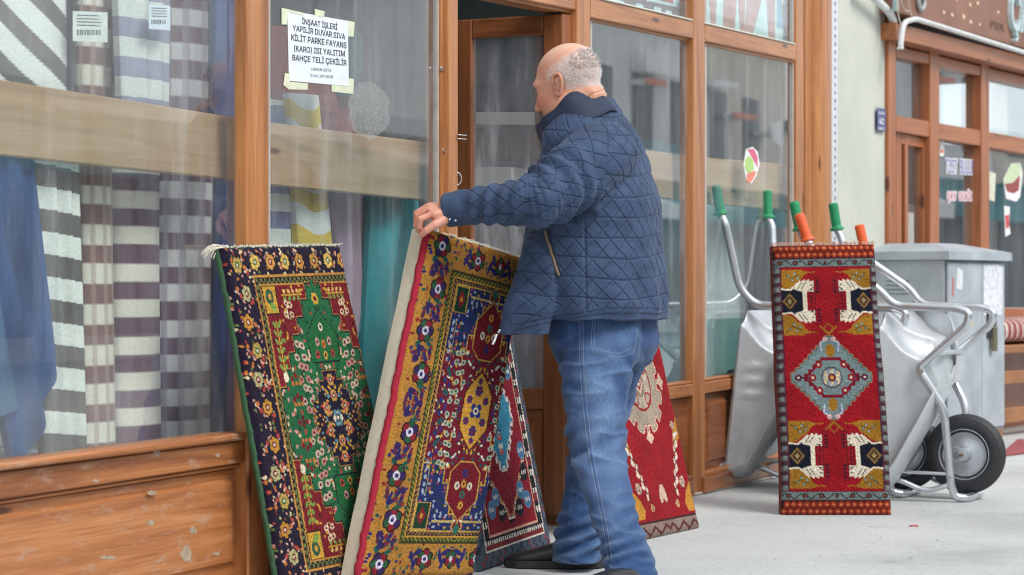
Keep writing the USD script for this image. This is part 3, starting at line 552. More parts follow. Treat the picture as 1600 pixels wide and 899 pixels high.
# ------------------------------------------------------------------ perforated strip, plaster pier, number plate
a, b = span(1297.6, 1311, 0.02)
PERF = plain('strip_white_zinc', (0.74, 0.75, 0.78), 0.35, 0.5)
ps_ = thing('perforated_strip', 'white perforated metal corner strip running up beside the corner post', 'metal strip', WALL.w(a, 0, 0))
emit('strip', prism(WALL, [(a, 0.0), (b, 0.0), (b, 3.1), (a, 3.1)], 0.0, 0.014, 0.002), PERF, ps_)
HOLE = plain('hole_dark', (0.06, 0.06, 0.07), 0.8)
sl = []
for k in range(56):
    z = 0.9 + k * 0.04; w_ = (b - a)
    sl.append(prism(WALL, [(a + w_ * .62, z), (a + w_ * .74, z), (a + w_ * .74, z + .016), (a + w_ * .62, z + .016)], 0.0135, 0.0146, 0))
    sl.append(prism(WALL, [(a - 0.0006, z + .01), (a + w_ * .14, z + .014), (a + w_ * .14, z + .026), (a - 0.0006, z + .03)], 0.0135, 0.0146, 0))
emit('slot', cat(sl), HOLE, ps_, kind='stuff')
pier = thing('plaster_wall', 'cream plaster wall pier between the two shopfronts', 'wall', WALL.w(b, 0, 0))
a2 = span(1389, 1390, 0.0)[0]
emit('render_coat', prism(WALL, [(b + 0.002, 0), (a2, 0), (a2, 3.3), (b + 0.002, 3.3)], -0.3, 0.0, 0.004), PLAS, pier)
emit('edge_trim', prism(WALL, [(a2 - 0.05, 0), (a2 - 0.004, 0), (a2 - 0.004, 3.2), (a2 - 0.05, 3.2)], 0.0005, 0.012, 0.004), plain('plaster_pale_edge', (0.62, 0.68, 0.60), 0.8, var=0.2, scale=9), pier)
up = thing('upper_wall', 'cream plaster wall above the wooden shopfront', 'wall', WALL.w(0, 0, ZT))
emit('render_coat', prism(WALL, [(_l, ZT + 0.252), (b, ZT + 0.252), (b, 6.5), (_l, 6.5)], -0.3, 0.0, 0.004), PLAS, up)
emit('render_coat', prism(WALL, [(b + 0.002, 3.302), (a2 + 6, 3.302), (a2 + 6, 6.5), (b + 0.002, 6.5)], -0.3, -0.001, 0.004), PLAS, up)
npl = thing('number_plate', 'small dark blue street number plate on the plaster pier', 'plate', WALL.w(WALL.uz(1378, 187, 0.02)[0], 0.013, 1.5))
emit('plate', prism(WALL, quad(WALL, [(1371, 169), (1384, 171), (1384, 207), (1371, 205)], 0.0165), 0.0125, 0.0165, 0.002), plain('enamel_blue', (0.03, 0.05, 0.17), 0.3), npl)
WINK = plain('white_ink', (0.8, 0.8, 0.8), 0.5)
textpl(WALL, 'SOKAK', (1372.5, 179), (1382.5, 180), 4, 0.0166, WINK, 'lettering', npl, depth=0.0006)
textpl(WALL, '41', (1374, 194), (1381, 195), 9, 0.0166, WINK, 'lettering', npl, bold=True, depth=0.0006)
textpl(WALL, 'NO', (1373, 203), (1381, 204), 4, 0.0166, WINK, 'lettering', npl, depth=0.0006)

sh = thing('wall_shelf', 'pale shelf boards and boxes dimly seen through the pane of the open door', 'shelf', DP.w(.2, -.6, 0))
for k, (y0, y1, x0, x1, m) in enumerate(((176, 196, 700, 860, WH), (130, 172, 700, 860, srgb('46484c')), (262, 300, 730, 800, WH), (205, 250, 740, 850, srgb('6a5148')), (300, 420, 745, 840, srgb('58534f')))):
    emit(('board', 'panel', 'box', 'box', 'panel')[k], prism(DP, quad(DP, [(x0, y0), (x1, y0), (x1, y1), (x0, y1)], -.6), -.75, -.6, .003), plain(f'shelf_item_{k}', m, .8), sh)
rs = G(1428, 824); emit('paper_scrap', tube([rs + [-.016, 0, .003], rs + [0, .003, .005], rs + [.015, -.003, .003]], .003, 6), plain('scrap_red', (.55, .05, .09), .6), None, smooth=True, label='small torn red paper scrap lying on the pavement right of the red rug', cat='paper scrap')
gr = []; rq = np.random.default_rng(17)
for k in range(90):
    t_ = rq.random(); p = WALL.w(rq.uniform(1.2, 4.6), .05 + .9 * rq.random() ** 3, 0.0) if t_ < .6 else G(rq.uniform(1010, 1600), rq.uniform(730, 899)); m = trimesh.creation.icosphere(0); m.vertices *= rq.uniform(.001, .003) * A([1, 1, .6]) * rq.uniform(.6, 1.3, (12, 3)); m.apply_translation(p + [0, 0, .001]); gr.append(m)
emit('grit', cat(gr), plain('grit_grey', (.22, .20, .17), .9, var=.5, scale=3), None, label='scattered grit and crumbs on the pavement along the shopfront', cat='grit', kind='stuff')
# ------------------------------------------------------------------ rugs: knotted patterns, one colour per knot
class Knots:
    """A rug's face: width 100 units, height H units, colours per knot."""
    def __init__(s, W, H, bg, knot=0.0024):
        s.nx, s.ny = int(W / knot) | 1, int(H / knot) | 1; s.H = 100.0 * H / W
        x, y = np.linspace(0, 100, s.nx), np.linspace(0, s.H, s.ny)
        s.X, s.Y = np.meshgrid(x, y); s.C = np.zeros((s.ny, s.nx, 3)); s.C[:] = bg
    def put(s, m, c): s.C[m] = c
    def rect(s, a, b, c, d): return (s.X >= a) & (s.X <= c) & (s.Y >= b) & (s.Y <= d)
    def ell(s, cx, cy, rx, ry, ang=0.0):
        dx, dy = s.X - cx, s.Y - cy; ca, sa = math.cos(ang), math.sin(ang)
        return ((dx * ca + dy * sa) / rx) ** 2 + ((-dx * sa + dy * ca) / ry) ** 2 <= 1
    def dia(s, cx, cy, rx, ry): return np.abs(s.X - cx) / rx + np.abs(s.Y - cy) / ry <= 1
    def step(s, cx, cy, sx, sy, n, ox=0.0, oy=0.0):
        return np.floor(np.maximum(np.abs(s.X - cx) - ox, 0) / sx) + np.floor(np.maximum(np.abs(s.Y - cy) - oy, 0) / sy) < n
    def poly(s, pts):
        p = A(pts, float); m = np.zeros(s.X.shape, bool); j = len(p) - 1
        for i in range(len(p)):
            c = (p[i, 1] > s.Y) != (p[j, 1] > s.Y)
            m ^= c & (s.X < (p[j, 0] - p[i, 0]) * (s.Y - p[i, 1]) / ((p[j, 1] - p[i, 1]) or 1e-9) + p[i, 0]); j = i
        return m
    def line(s, pts, w):
        m = np.zeros(s.X.shape, bool); p = A(pts, float)
        for a, b in zip(p[:-1], p[1:]):
            d = b - a; L2 = d @ d or 1e-9; t = np.clip(((s.X - a[0]) * d[0] + (s.Y - a[1]) * d[1]) / L2, 0, 1)
            m |= np.hypot(s.X - a[0] - t * d[0], s.Y - a[1] - t * d[1]) <= w / 2
        return m
    def edge(s, m, c, k=1, inside=False):
        o = (m & ~ndimage.binary_erosion(m, iterations=k)) if inside else (ndimage.binary_dilation(m, iterations=k) & ~m)
        s.put(o, c)
    def flower(s, cx, cy, r, petal, mid, heart, n=6, rot=0.0, rim=None):
        if rim is not None:
            for k in range(n): a = rot + k * 2 * math.pi / n; s.put(s.ell(cx + .62 * r * math.cos(a), cy + .62 * r * math.sin(a), .52 * r, .52 * r), rim)
        for k in range(n):
            a = rot + k * 2 * math.pi / n; s.put(s.ell(cx + .6 * r * math.cos(a), cy + .6 * r * math.sin(a), .38 * r, .38 * r), petal if not isinstance(petal, list) else petal[k % len(petal)])
        s.put(s.ell(cx, cy, .42 * r, .42 * r), mid); s.put(s.ell(cx, cy, .2 * r, .2 * r), heart)
    def leaf(s, cx, cy, l, w, ang, c, tip=None):
        s.put(s.ell(cx, cy, l, w, ang), c)
        if tip is not None: s.put(s.ell(cx + .5 * l * math.cos(ang), cy + .5 * l * math.sin(ang), l * .4, w * .6, ang), tip)
    def sprig(s, cx, cy, d, stem, head, eye, k=1.0):
        """A little plant leaning towards d (-1 left, 1 right)."""
        s.put(s.line([(cx, cy + 3 * k), (cx, cy - 2 * k), (cx + d * 3 * k, cy - 3 * k)], .8 * k), stem)
        for ox, oy in ((d * 3.4, -3.6), (d * .4, -4.4), (d * 3.6, 1.2), (d * -1.6, 1.0)):
            s.put(s.ell(cx + ox * k, cy + oy * k, 1.9 * k, 1.5 * k, .5 * d), head); s.put(s.ell(cx + ox * k, cy + oy * k, .8 * k, .7 * k), eye)
    def specks(s, mask, cols, n, seed, r=.75):
        q = np.random.default_rng(seed); ii = np.argwhere(mask); m0 = mask.copy()
        for a, b in ii[q.integers(0, len(ii), n)]:
            c = cols[int(q.integers(len(cols)))]; k = s.ell(s.X[a, b], s.Y[a, b], r * q.uniform(.7, 1.5), r * q.uniform(.6, 1.0), q.uniform(0, 3)) & m0; s.C[k] = c
    def mirror_x(s): s.C[:, s.nx // 2 + 1:] = s.C[:, :s.nx // 2][:, ::-1]
    def mirror_y(s): s.C[s.ny // 2 + 1:] = s.C[:s.ny // 2][::-1]
    def done(s, seed=0, amp=0.10):
        r = np.random.default_rng(seed); ab = 1 + 0.10 * (meshkit.fbm(np.stack([s.X * .01, s.Y * .12, s.X * 0 + seed], -1), 3, seed) - .5)
        return np.clip(s.C * (1 + amp * r.standard_normal(s.X.shape))[..., None] * ab[..., None], 0.004, 0.9)
S = srgb
def rug(name, label, TL, TR, BR, BL, C, t, side, back, binding=None, bind_r=0.006, fringe=None, bow=0.0, rim=0.02, round_ends=False, seed=0):
    """A thick rug standing between four corner points; its face carries the knots, its back is cloth."""
    TL, TR, BR, BL = map(A, (TL, TR, BR, BL)); ny, nx = C.shape[:2]
    th = thing(name, label, 'rug', A([*((BL + BR) / 2)[:2], 0.0]))
    u, w = np.meshgrid(np.linspace(0, 1, nx), np.linspace(0, 1, ny)); u_, w_ = u[..., None], w[..., None]
    p = (TL * (1 - u_) + TR * u_) * (1 - w_) + (BL * (1 - u_) + BR * u_) * w_
    n = np.cross(TR - TL, BL - TL); n /= np.linalg.norm(n); n = n if n[1] < 0 else -n
    W, H = np.linalg.norm(TR - TL), np.linalg.norm(BL - TL)
    e = np.minimum(np.minimum(u, 1 - u) * W, np.minimum(w, 1 - w) * H); q = np.clip(1 - e / rim, 0, 1)
    r = np.random.default_rng(seed + 5)
    d = -rim * (1 - np.sqrt(1 - q ** 2)) * 0.8 + bow * np.sin(np.pi * w) - bow * .4 * np.sin(np.pi * u) * np.sin(np.pi * w) + 0.0011 * r.standard_normal(u.shape) * (q < .9)
    d = d + 0.004 * (meshkit.fbm(np.stack([u * 5, w * 9, u * 0 + seed], -1), 3, seed) - .5)
    V = p + n * d[..., None] + (TR - TL) / W * (.010 * (meshkit.fbm(np.stack([w * 4, u * 1.5, w * 0 + seed + 9], -1), 2, seed) - .5))[..., None]
    emit('pile', sgrid(V), COL, th, smooth=True, attrs={'Col': C.reshape(-1, 3)})
    ring = np.concatenate([V[0], V[1:, -1], V[-1, :-1][::-1], V[1:-1, 0][::-1]])
    k = len(ring); s_ = np.array([0, .25, .5, .75, 1.0]); bulge = 0.006 * np.sin(np.pi * s_)
    out = ring - (p[ny // 2, nx // 2]); out = out - (out @ n)[:, None] * n; out /= np.linalg.norm(out, axis=1)[:, None]
    R = np.stack([ring - n * t * s for s in s_]) + out * bulge[:, None, None]
    R = np.concatenate([R, R[:, :1]], 1)
    m = sgrid(R); c0 = R[-1, :-1]; cen = c0.mean(0); kk = len(c0)
    bk = trimesh.Trimesh(np.vstack([c0, cen]), [[i, (i + 1) % kk, kk] for i in range(kk)], process=False)
    emit('side_edge', m, side, th, smooth=True); emit('backing', bk, back, th)
    if binding is not None:
        mt, which = binding
        for sd, col in (('left', 0), ('right', -1)):
            if sd in which:
                b_ = V[::6, col] + (TL - TR) / W * (0.002 if col == 0 else -0.002) - n * 0.004
                b_ = b_ + (0.0012 * np.random.default_rng(seed).standard_normal(b_.shape))
                emit('binding', tube(b_, bind_r, 8), mt, th, smooth=True)
    if fringe is not None:
        mt, ends = fringe; ln = []
        rr = random.Random(seed)
        for end in ends:
            e0, e1 = (TL, TR) if end == 'top' else (BL, BR)
            for i in range(190):
                f = (i + rr.random() * .6) / 190; a = e0 + (e1 - e0) * f - n * (0.004 + rr.random() * t * .7) + A([0, 0, .002])
                dr = (e0 - e1) / W * rr.uniform(-.3, .8) + n * rr.uniform(-.6, .9) + A([0, 0, rr.uniform(.05, .45)])
                l = rr.uniform(.010, .022); ln.append(A([a, a + dr * l * .5, a + dr * l + A([0, 0, -.006])]))
        for i in range(26):   # loose threads at the corner
            a = TL + A([rr.uniform(-.004, .01), 0, 0]) - n * rr.uniform(0, t); l = rr.uniform(.02, .05)
            ln.append(A([a, a + A([-l * .6, -.01 * rr.random(), rr.uniform(-.006, .008)]), a + A([-l, -.01, rr.uniform(-.03, -.004)])]))
        curves('fringe', ln, 0.0022, mt, th, kind='stuff')
    return th
CANVAS = plain('canvas_cream', S('cfc6b2'), 0.9, var=0.08, scale=60, bump=0.3); WOOLG = plain('wool_green', S('34573a'), 0.95, var=0.2, scale=120, bump=0.6); WOOLR = plain('wool_crimson', S('9c1730'), 0.9, var=0.15, scale=120, bump=0.5)
WOOLBR = plain('wool_russet', S('6d2a24'), 0.95, var=0.25, scale=90, bump=0.6); FRINGE = plain('fringe_cotton', S('d9d4c4'), 0.9); WOOLGY = plain('wool_grey_blue', S('5b6572'), 0.95, var=0.2, scale=90, bump=0.6); PINKC = plain('canvas_pinkish', S('d3ad9b'), 0.9, var=0.1, scale=60, bump=0.3)

# --- green prayer-niche rug leaning on the left window post
K = Knots(0.845, 1.02, S('22192f')); H = K.H
NAV, GRN, RED, GLD, CRM, PNK, BRN, ORG, LGR, TEA = S('1c1730'), S('236b42'), S('7d1a26'), S('d3a23c'), S('e8dcc0'), S('dba096'), S('33191c'), S('cf7a3a'), S('7fa04a'), S('1d5c60')
rr = random.Random(4)
def border_flowers(K, xs, y0, y1, pitch, petals, mids, ph=0, r=2.9):
    y, i = y0 + ph, 0
    while y < y1:
        K.flower(xs + (1.2 if i % 2 else -1.2), y, r, petals[i % len(petals)], mids[i % len(mids)], CRM, 6, .3 * i, rim=S('12101c')); i += 1; y += pitch
for y in np.arange(1, H, 9.6):     # pinkish vine between the flowers
    K.put(K.line([(3, y + 4.4), (6, y + 6.4), (8.5, y + 5), (12, y + 6.8)], .7), PNK)
    for ox, oy, c in ((3.4, 3.4, ORG), (6.4, 7.4, PNK), (8.6, 3.9, CRM), (11.4, 7.9, S('b5443a')), (4.8, 5.8, S('b5443a')), (10.2, 5.9, ORG)): K.put(K.ell(ox, y + oy, .9, .8), c)
border_flowers(K, 7.4, 6, H, 9.6, [S('c4a355'), S('b3ad7e'), S('c78f3a')], [S('2c6a3f'), RED, S('7a2430')])
for x in np.arange(11, 100, 9.4):
    K.put(K.line([(x + 3.6, 3), (x + 4.8, 5.6), (x + 6, 3.6), (x + 7, 6.4)], .6), PNK)
    for ox, oy, c in ((3.8, 7.2, ORG), (5, 2.6, CRM), (6.4, 7.2, S('b5443a'))): K.put(K.ell(x + ox, oy, .8, .7), c)
for i, x in enumerate(np.arange(17, 52, 9.4)): K.flower(x, 5.2, 2.9, [S('dcb85e'), S('cf9a50')][i % 2], [S('2c6a3f'), RED][i % 2], CRM, 6, .3, rim=S('12101c'))
f0x, f0y = 14.4, 9.4
fr = K.rect(f0x, f0y, 100 - f0x, H - f0y)
K.put(fr, S('c98f45')); K.put(K.rect(f0x + .9, f0y + .9, 99.1 - f0x, H - .9 - f0y), BRN)
dots = ((np.floor(K.X / 1.3) + np.floor(K.Y / 1.3)) % 2 == 0); K.put(K.rect(f0x + 1.2, f0y + 1.2, 98.8 - f0x, H - 1.2 - f0y) & dots, S('6d7a45'))
K.put(K.rect(f0x + 3.2, f0y + 3.2, 96.8 - f0x, H - 3.2 - f0y), S('c98f45')); K.put(K.rect(f0x + 3.9, f0y + 3.9, 96.1 - f0x, H - 3.9 - f0y), RED)
inner = K.rect(f0x + 3.9, f0y + 3.9, 96.1 - f0x, H - 3.9 - f0y)
cx, cy = 50.0, H / 2
niche = (K.step(cx, cy, 4.6, 5.9, 8, 0, 0) | ((np.abs(K.X - cx) < 26) & (np.abs(K.Y - cy) < 17))) & inner
niche |= K.dia(cx, cy - 44, 3.6, 5) | K.dia(cx, cy + 44, 3.6, 5)
K.put(niche, GRN); K.edge(niche, S('15222a'), 2); K.edge(ndimage.binary_dilation(niche, iterations=2), S('c98f45'), 1)
for x in (18.6, ):                                                    # corner squares and the flowering rods in the red corners
    for yy in (13.6,):
        K.put(K.rect(x - .5, yy - .5, x + 8, yy + 9.6), BRN); K.put(K.rect(x, yy, x + 7.5, yy + 9), GLD); K.put(K.ell(x + 3.4, yy + 3.4, 2.3, 2.6), S('2b5a44')); K.put(K.ell(x + 3.7, yy + 3.4, .9, 1.1), GLD); K.put(K.ell(x + 4.6, yy + 7.0, 2.0, 1.3, .6), LGR)
        K.put(K.line([(x + 4.2, yy + 12), (x + 4.2, yy + 30)], .6), GLD)
        for k in range(6): K.leaf(x + 2.8, yy + 13 + 2.9 * k, 1.3, .7, .9, LGR); K.leaf(x + 5.6, yy + 13 + 2.9 * k, 1.3, .7, 2.2, LGR)
        K.put(K.ell(x + 4.2, yy + 31, 1.5, 1.7), CRM)
        K.put(K.line([(x + 11, yy + 3), (x + 23, yy + 3)], .6), GLD)
        for k in range(4): K.put(K.ell(x + 12.6 + 2.8 * k, yy + 1.8, 1.0, .7, .7), S('dfb56a')); K.put(K.ell(x + 12.6 + 2.8 * k, yy + 4.3, 1.0, .7, -.7), LGR)
        K.sprig(x + 12.5, yy + 9, 1, CRM, S('e4c9a4'), RED, .7)
for side in (-1,):
    for k, yy in enumerate(np.arange(-23, 24, 7.6)):
        K.sprig(cx + side * 17, cy + yy, -side, S('123a25'), S('c08a80') if k % 2 else S('c9b59f'), S('6d1f2c'), .85)
    for k, (ox, oy) in enumerate(((-24, -15), (-24, 14), (-24.5, -8), (-24, 7), (-24, 0))):
        for j in range(3): K.put(K.ell(cx + ox + 2.2 * j, cy + oy - 1.2 * (j % 2), 1.0, 1.0), S('7d1a26')); K.put(K.ell(cx + ox + 2.2 * j, cy + oy + 1.7, .8, .8), ORG)
med = K.step(cx, cy, 3.0, 3.4, 4, 1.5, 3)
K.put(med, NAV); K.edge(med, S('b98a4a'), 1); K.edge(ndimage.binary_dilation(med), S('3a1820'), 1)
for ox, oy in ((0, 0), (0, -8), (0, 8), (-6, -4), (-6, 4), (0, -13.5), (0, 13.5)):
    K.flower(cx + ox, cy + oy, 2.3 if ox or oy else 3.2, [S('5f8fa0'), CRM] if not ox and not oy else [S('cfa04a'), S('c96a5a')], NAV, CRM, 6)
for sgn in (-1,):                                                       # the two hexagon compartments over and under it
    c2 = cy + sgn * 27
    hx = K.poly([(cx - 9, c2 + 7), (cx - 10, c2 - 2), (cx, c2 - 11), (cx + 10, c2 - 2), (cx + 9, c2 + 7)])
    K.edge(hx, S('181a26'), 2); K.put(hx, S('1d6a3a'))
    for ox, oy, c in ((0, -5, CRM), (-4, 0, PNK), (4, 0, PNK), (0, 1, ORG), (-5, 4.4, S('b5443a')), (5, 4.4, S('b5443a')), (0, 4.8, GLD)): K.put(K.ell(cx + ox, c2 + oy, 1.3, 1.5), c); K.put(K.ell(cx + ox, c2 + oy, .6, .7), NAV)
    K.flower(cx, cy + sgn * 42, 2.3, GLD, RED, NAV, 6)
fieldg = np.all(np.abs(K.C - GRN) < 1e-6, -1); K.specks(fieldg & (K.X < 50), [S('b5443a'), PNK, S('174a30'), S('e0c9a0'), S('174a30')], 150, 3)
K.specks(np.all(np.abs(K.C - S('22192f')) < 1e-6, -1) & (K.X < 50), [ORG, PNK, S('6d7a45'), S('b5443a'), S('e0c9a0')], 330, 4, .6); K.specks(np.all(np.abs(K.C - RED) < 1e-6, -1) & (K.X < 50), [GLD, S('4d1018'), LGR], 60, 5, .7); K.specks(np.all(np.abs(K.C - NAV) < 1e-6, -1) & (K.X < 50), [S('5f8fa0'), GLD, S('b5443a')], 70, 6, .6)
K.mirror_x(); K.mirror_y()
rug('leaning_rug', 'green and navy rug with a frayed white fringe leaning on the left window post', P(350, 387, 5.98), P(533, 384, 6.56), G(641, 904), G(449, 947), K.done(1)[:, :int(K.nx * .757)], 0.016, WOOLG, CANVAS, binding=(WOOLG, ('left',)), bind_r=0.007, fringe=(FRINGE, ('top',)), seed=1)

# --- the rug in the man's hand: gold border, blue corners, red field
K = Knots(0.673, 1.03, S('b58038')); H = K.H
FLD, BLU, GO, DG, OL = S('75162a'), S('26326a'), S('d09a3c'), S('17402f'), S('5d5a2e')
for i, y in enumerate(np.arange(6, H, 19.2)):
    K.flower(9.2 + (1.6 if i % 2 else -1.2), y, 5.0, [S('2c5a3c'), S('8a1f2c'), S('36265a')], S('d8cfe0'), BLU, 6, .5 * i, rim=S('2a1c1c'))
    K.put(K.ell(5 + 8 * (i % 2), y + 6.4, 1.7, 1.6), S('1f5a4f')); K.put(K.ell(13.6 - 8 * (i % 2), y - 6.4, 1.7, 1.6), S('34235c'))
    for ox, oy, an, c in ((6.4, 9.2, 1.2, S('2a2a6a')), (10, 10.4, 1.9, S('1f5a4f')), (13.6, 9.6, 1.3, S('34235c')), (4.4, 11.6, 1.7, S('5a2a4a')), (12.6, 6.0, .6, S('1f5a4f')), (8.6, 8.2, .5, S('34235c')), (11.6, 12.4, 1.0, S('2a2a6a'))): K.leaf(ox, y + oy, 3.1, 1.15, an, c, S('8a2430') if ox > 8 else None)
for i, x in enumerate(np.arange(34, 60, 17)):
    K.flower(x, 8, 4.4, [S('2c5a3c'), S('8a1f2c')], S('d8cfe0'), BLU, 6, .4, rim=S('2a1c1c'))
    for ox, oy, an in ((-6, 6, 1.2), (-8, 9, 1.9), (-5, 11, .5)): K.leaf(x + ox, oy, 3.0, 1.1, an, S('2a2a6a'))
bx, by = 17.2, 15.0
def fr(o, c): K.put(K.rect(bx + o, by + o, 100 - bx - o, H - by - o), c)
fr(0, S('3a3d20')); K.put(K.rect(bx + .8, by + .8, 99.2 - bx, H - .8 - by) & (((K.X + K.Y) % 2.4) < 1.2), S('8a8a3a')); fr(2.6, GO); fr(3.3, S('2a2a30')); K.put(K.rect(bx + 3.6, by + 3.6, 96.4 - bx, H - 3.6 - by) & (((K.X - K.Y) % 2.2) < .9), S('b07c4a')); fr(5.2, S('c99a4a')); fr(6.0, FLD)
ix, iy = bx + 6.0, by + 6.0; cx, cy = 50.0, H / 2
ins = K.rect(ix, iy, 100 - ix, H - iy)
blue = ins & ~(K.step(cx, cy, 3.4, 6.9, 8, 0, 0)) & (np.abs(K.Y - cy) > 26)
K.put(blue, BLU); K.edge(blue, S('c9a24a'), 2)
K.put(K.rect(ix, iy, ix + 8.6, iy + 12.6), S('c9a24a')); K.put(K.rect(ix + .7, iy + .7, ix + 7.9, iy + 11.9), DG); K.put(K.dia(ix + 4.3, iy + 6.3, 2.7, 4.2), S('8a1f2c')); K.put(K.ell(ix + 4.3, iy + 6.3, .9, 1.3), GO)
K.put(K.line([(ix + 4, iy + 16), (ix + 4, iy + 36)], .6), S('c9b06a'))
for k in range(6): K.put(K.ell(ix + 2.2, iy + 17 + 3.4 * k, .8, 1.0), S('a8b8c8')); K.put(K.ell(ix + 6, iy + 18.6 + 3.4 * k, .8, 1.0), S('b04a4a'))
K.put(K.line([(ix + 11, iy + 4), (cx - 3, iy + 4)], .8), S('c9b06a'))
for k in range(3): K.put(K.ell(ix + 12 + 3.4 * k, iy + 6.4, .8, .9), S('a8b8c8'))
octm = K.poly([(cx - 8.6, cy - 8), (cx - 5, cy - 13), (cx, cy - 18), (cx + 5, cy - 13), (cx + 8.6, cy - 8), (cx + 8.6, cy + 8), (cx + 5, cy + 13), (cx, cy + 18), (cx - 5, cy + 13), (cx - 8.6, cy + 8)])
K.edge(octm, S('3a1518'), 2); K.put(octm, GO)
for ox, oy, r in ((0, 0, 4.2), (0, -9.5, 2.7), (0, 9.5, 2.7), (-5.4, -5, 2.1), (-5.4, 5, 2.1), (0, -14, 1.6), (0, 14, 1.6)): K.flower(cx + ox, cy + oy, r, [S('25357c'), S('4a2a5a')], S('8a1f2c') if r < 4 else CRM, BLU, 4 if r > 4 else 6, .78)
for sg in (-1,):
    c2 = cy + sg * 36
    hx = K.poly([(cx, c2 - 15), (cx - 9, c2 - 6), (cx - 9, c2 + 7), (cx - 4, c2 + 12), (cx + 4, c2 + 12), (cx + 9, c2 + 7), (cx + 9, c2 - 6)])
    K.edge(hx, S('c9a24a'), 2); K.put(hx, S('7a1626'))
    for ox, oy, c in ((0, -8, GO), (0, -3, S('2c6a5a')), (-4, 1, CRM), (4, 1, CRM), (0, 7, S('25357c')), (0, 2, GO)): K.put(K.ell(cx + ox, c2 + oy, 1.6, 1.9), c); K.put(K.ell(cx + ox, c2 + oy, .6, .8), FLD)
    K.put(K.line([(cx, c2 - 16), (cx, c2 - 22)], .9), S('c9a24a')); K.put(K.dia(cx, c2 - 19, 2.4, 3), S('2c6a5a'))
for k, yy in enumerate((-22, -13, -4, 5, 14, 22)):
    K.sprig(cx - 15 + 2 * (k % 2), cy + yy, -1, S('c9a24a'), S('b0b5a2'), S('2f5a3a'), .85)
for k, yy in enumerate((-22, -12, -3, 7, 17)):
    for ox, oy, c in ((0, 0, S('2a3a7c')), (3, 2, S('4a2a6a')), (1, 5, S('1f5a5f')), (-2, 4, S('5a1f3a')), (2.4, -3, S('2a5a5a'))): K.put(K.ell(ix + 3.4 + ox, cy + yy + oy, 1.1, 1.4), c)
K.specks(np.all(np.abs(K.C - FLD) < 1e-6, -1) & (K.X < 50), [S('c9a24a'), S('2a5a5a'), S('d8dccb'), S('4a2a6a'), S('4d0f1c')], 190, 7, .8); K.specks(np.all(np.abs(K.C - BLU) < 1e-6, -1) & (K.X < 50), [S('c9a24a'), S('a8b8c8'), S('b04a4a'), S('17402f')], 110, 8, .75)
K.specks(np.all(np.abs(K.C - S('b58038')) < 1e-6, -1) & (K.X < 50), [S('2a2a6a'), S('1f5a4f'), S('8a2430')], 170, 9, .8)
K.mirror_x(); K.mirror_y()
R2 = dict(TL=P(677, 359, 6.51), TR=P(822, 404, 6.86), BR=P(742, 900, 6.66), BL=P(566, 905, 6.27))
rug('held_rug', 'gold-bordered red and blue rug that the man tips up by its corner', R2['TL'], R2['TR'], R2['BR'], R2['BL'], K.done(2)[:, :int(K.nx * .676)], 0.066, CANVAS, CANVAS, binding=(WOOLR, ('left',)), bind_r=0.011, fringe=None, seed=2)
fl = []; rr = random.Random(11)
for i in range(240):
    f = rr.uniform(.2, 1); a = R2['TL'] + (R2['TR'] - R2['TL']) * f + A([rr.uniform(-.03, .0), rr.uniform(0, .02), -.002]); fl.append(A([a, a + A([-.008, .004, .010 * rr.random()]), a + A([-.022, .01, rr.uniform(-.004, .012)])]))
curves('fringe', fl, 0.002, FRINGE, '/World/held_rug', kind='stuff')

# --- narrow red rug with a light blue medallion, behind the held rug
K = Knots(0.55, 0.86, S('4d5a66')); H = K.H
rd, bl, bk, wt = S('8c1629'), S('3f8fae'), S('1e1a22'), S('e6ddd0')
K.put(((np.floor(K.X / 3) + np.floor(K.Y / 4)) % 3 == 0), S('38404e')); K.put(((np.floor(K.X / 2.2) * 7 + np.floor(K.Y / 3.1) * 3) % 11 == 0), S('8f3a44'))
K.put(K.rect(8, 8, 92, H - 8), wt); K.put(K.rect(9, 9, 91, H - 9), bk)
K.put(K.rect(9, 9, 91, H - 9) & ((np.floor(K.Y / 3.4) % 3 == 0) & ((K.X % 3) < 1.6)), wt); K.put(K.rect(9, 9, 91, H - 9) & ((np.floor(K.Y / 5) % 4 == 1)), S('7c2a2e'))
K.put(K.rect(15, 15, 85, H - 15), S('d9a58c')); K.put(K.rect(16.4, 16.4, 83.6, H - 16.4), rd)
cx, cy = 50, H / 2
mm = K.step(cx, cy, 3.4, 4.6, 6, 2, 2) ; K.put(mm, bl)
rim = ndimage.binary_dilation(mm, iterations=4) & ~ndimage.binary_erosion(mm, iterations=3); K.put(rim & (((np.floor(K.X / 2.4) + np.floor(K.Y / 2.4)) % 3) != 0), wt)
for oy, c in ((0, S('8a1f2c')), (-11, bk), (11, S('2c4a6a')), (-19, wt), (19, wt)): K.flower(cx, cy + oy, 4, [c, S('c94a4a')], wt, bk, 4, .78)
for sg in (1,):
    yb = H - 20
    zig = [(cx, yb)];
    for k in range(9): zig += [(cx - 3.7 * k - 3.4, yb - 4.0 * k), (cx - 3.7 * k - 3.4, yb - 4.0 * k - 4)]
    for o, c in ((0, bk), (-2, wt), (-3.6, S('c98a5a'))): K.put(K.line(A(zig) + [o * .4, o], 1.2) & K.rect(16.4, 16.4, 83.6, H - 16.4), c)
    for i, (ox, oy, c) in enumerate(((-26, -9, S('4a7aa0')), (-13, -6, bk), (-27, -24, bk), (-18, -15, S('4a7aa0')), (-28, -36, S('4a7aa0')))):
        K.put(K.ell(cx + ox, yb + oy, 5.4, 5.0), S('2a1a2a') if c is bk else S('5f86a6')); K.put(K.ell(cx + ox, yb + oy, 4.4, 4.0), c)
        for j in (-1, 0, 1): K.put(K.ell(cx + ox + 2.4 * j, yb + oy, .7, 1.3), wt)
K.C[:K.ny // 2] = K.C[K.ny // 2 + 1:][::-1]; K.mirror_x()
